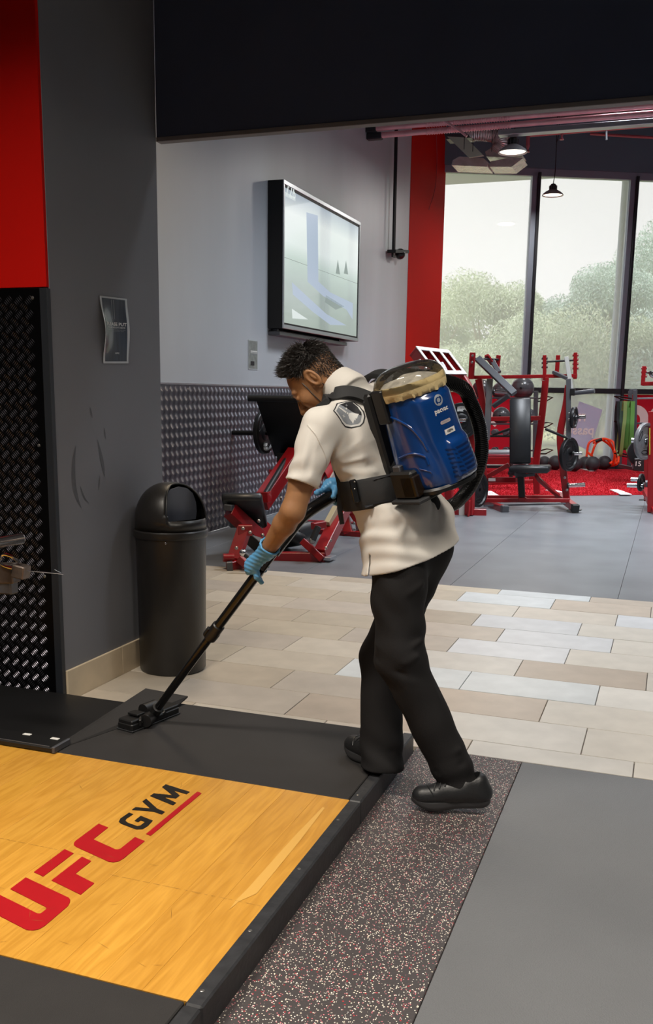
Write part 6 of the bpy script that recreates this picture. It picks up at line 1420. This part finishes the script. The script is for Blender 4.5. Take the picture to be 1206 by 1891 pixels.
bvb = bvh_of(wb)
def OB(x, y):
    h_ = bvb.ray_cast(Vector(CO), Vector(ray(x, y)).normalized(), 10); return np.array(h_[0]) if h_[0] is not None else P(x, y, 3.1)
def onbelt(px_, w, th, name, m, lift): return ribbon([OB(*q) for q in px_], w, th, name, m, vac, bvb, lift, 4)
for (xa, ya), (xb, yb), w_ in (((663, 880), (682, 936), .028), ((664, 884), (692, 874), .016)):
    a, b = OB(xa, ya), OB(xb, yb); o_ = -unit(ray((xa+xb)/2, (ya+yb)/2))*.009; MB().bar(a+o_, b+o_, w_, .005, side=np.cross(b-a, o_)).build('belt_webbing', M_print_k, vac)
q_ = OB(655, 907); MB().obox(q_-unit(ray(655, 907))*.012, (bu, unit(np.cross(bu, ray(655, 907))), unit(ray(655, 907))), (.040, .012, .008), .004).build('belt_buckle', M_blackgloss, vac)
for y in (890, 903, 916, 926): MB().sphere(OB(655, y)-unit(ray(655, y))*.02, .003, 8, 6).build('buckle_tooth', M_bolt, vac)
onbelt(((690, 886), (712, 880), (735, 875)), .004, .003, 'belt_seam', M_print_k, .002); onbelt(((692, 930), (714, 925), (738, 920)), .004, .003, 'belt_seam', M_print_k, .002)
# ribbed hose: from the lid round behind the hip to the hand
hose = [VL(.02, -.10, HV+.0), VL(.07, -.085, HV+.035), P(846, 712, 3.30), P(870, 745, 3.36), P(886, 790, 3.40), P(889, 838, 3.43), P(878, 880, 3.48), P(858, 912, 3.54), P(832, 934, 3.62), P(780, 945, 3.68), P(715, 935, 3.64), P(668, 912, 3.50), BE]
q = spline(hose, 30); cl = np.concatenate([[0], np.cumsum([np.linalg.norm(b-a) for a, b in zip(q[:-1], q[1:])])]); Lh = cl[-1]; st = .0017; nsp = int(Lh/st); sp_ = np.linspace(0, Lh, nsp); Q = np.stack([np.interp(sp_, cl, np.array(q)[:, i]) for i in range(3)], 1)
rad = [.0225+.0032*(1 if i % 4 in (0, 1) else -.3) for i in range(nsp)]
MB().tube(list(Q), rad, 14).build('hose', M_blackgloss, vac, ang=25)
MB().tube([VL(.0, -.105, HV-.03), VL(.02, -.10, HV+.0), VL(.045, -.092, HV+.02)], [.030, .030, .028], 16).build('hose_cuff', M_black, vac)
# bent hand tube, wand, sliding collar, floor head
BT = spline([BE, RHC*.5+BD*.5, BD, BC, P(526, 993, 3.15), P(505, 1020, 3.13)], 8); MB().tube(BT, RTB, 16).build('bent_tube', M_blackgloss, vac)
MB().tube([BE+(BE-BD)*.4, BE, BE*.6+BD*.4], [.03, .031, .029], 16).build('hose_cuff', M_black, vac)
W1 = P(516, 1004, 3.135); MB().tube([W1, WH], RTUBE, 18).build('wand', M_blackgloss, vac)
WJ = WN0+(WH-WN0)*.60; MB().tube([WH, WJ], RTUBE, 18).build('wand', M_blackgloss, vac); MB().tube([WJ, WN0], RTUBE-.0025, 18).build('wand', M_blackgloss, vac)
wd = unit(WH-WN0); MB().tube([WJ-wd*.05, WJ-wd*.045, WJ-wd*.01, WJ+wd*.0, WJ+wd*.03, WJ+wd*.034], [.021, .026, .027, .0245, .0245, .020], 18).build('sliding_collar', M_black, vac); MB().obox(WJ-wd*.02+wn_*.026, (wd, wt, wn_), (.022, .009, .006), .003).build('lock_button', M_black, vac)
MB().tube([WN0+wd*.03, WN0+wd*.028, WN0-wd*.0], [.0185, .0245, .0245], 18).build('neck_cuff', M_black, vac)
n1 = PZ(268, 1332, .115); ne = spline([WN0+wd*.005, WN0-wd*.03, n1+np.array([.0, .0, .0])], 6); MB().tube(ne, np.linspace(.024, .027, len(ne)), 16).build('neck_elbow', M_black, vac)
hd0, hd1 = PZ(207, 1349, .105), PZ(338, 1298, .105); hdir = unit((hd1-hd0)*np.array([1, 1, 0])); hs_ = np.cross(Z_, hdir); hc = (hd0+hd1)/2; HLn = .145
def headbox(x0, x1, w, z0, z1, name, m, bev=.008, sh=0.): MB().obox(hc+hdir*(x0+x1)/2+hs_*sh+Z_*((z0+z1)/2-hc[2]), (hdir, hs_, Z_), ((x1-x0)/2, w/2, (z1-z0)/2), bev).build(name, m, vac)
headbox(-HLn, HLn, .085, .084, .118, 'head_body', M_black, .012); headbox(-HLn+.003, -.05, .078, .11, .130, 'head_cover', M_black, .012); headbox(.05, HLn-.003, .078, .11, .127, 'head_cover', M_black, .012); headbox(-.05, .05, .07, .115, .135, 'head_bridge', M_black, .008)
headbox(-HLn-.001, HLn+.001, .09, .0825, .089, 'head_sole', M_rubber_edge, .002)
MB().cyl(hc-hdir*.035+Z_*.035, hc+hdir*.035+Z_*.035, .027, n=18).build('swivel', M_black, vac)
for s in (-1, 1): MB().bar(hc+hdir*.045*s+Z_*.02, n1+hdir*.03*s, .012, .03).build('swivel_yoke', M_black, vac)
ft = hc-hdir*.075+Z_*.024; MB().obox(ft+Z_*.010, (hdir, hs_, Z_), (.022, .028, .005), .002).build('foot_pedal', M_steelgrey if False else M_black, vac)
for s in (-1, 1): MB().lathe([(0, .004), (.010, .003), (.012, -.002), (0, -.003)], hc+hdir*s*.05+hs_*-.040+Z_*.004, -hs_, 12).build('head_wheel', M_black, vac)
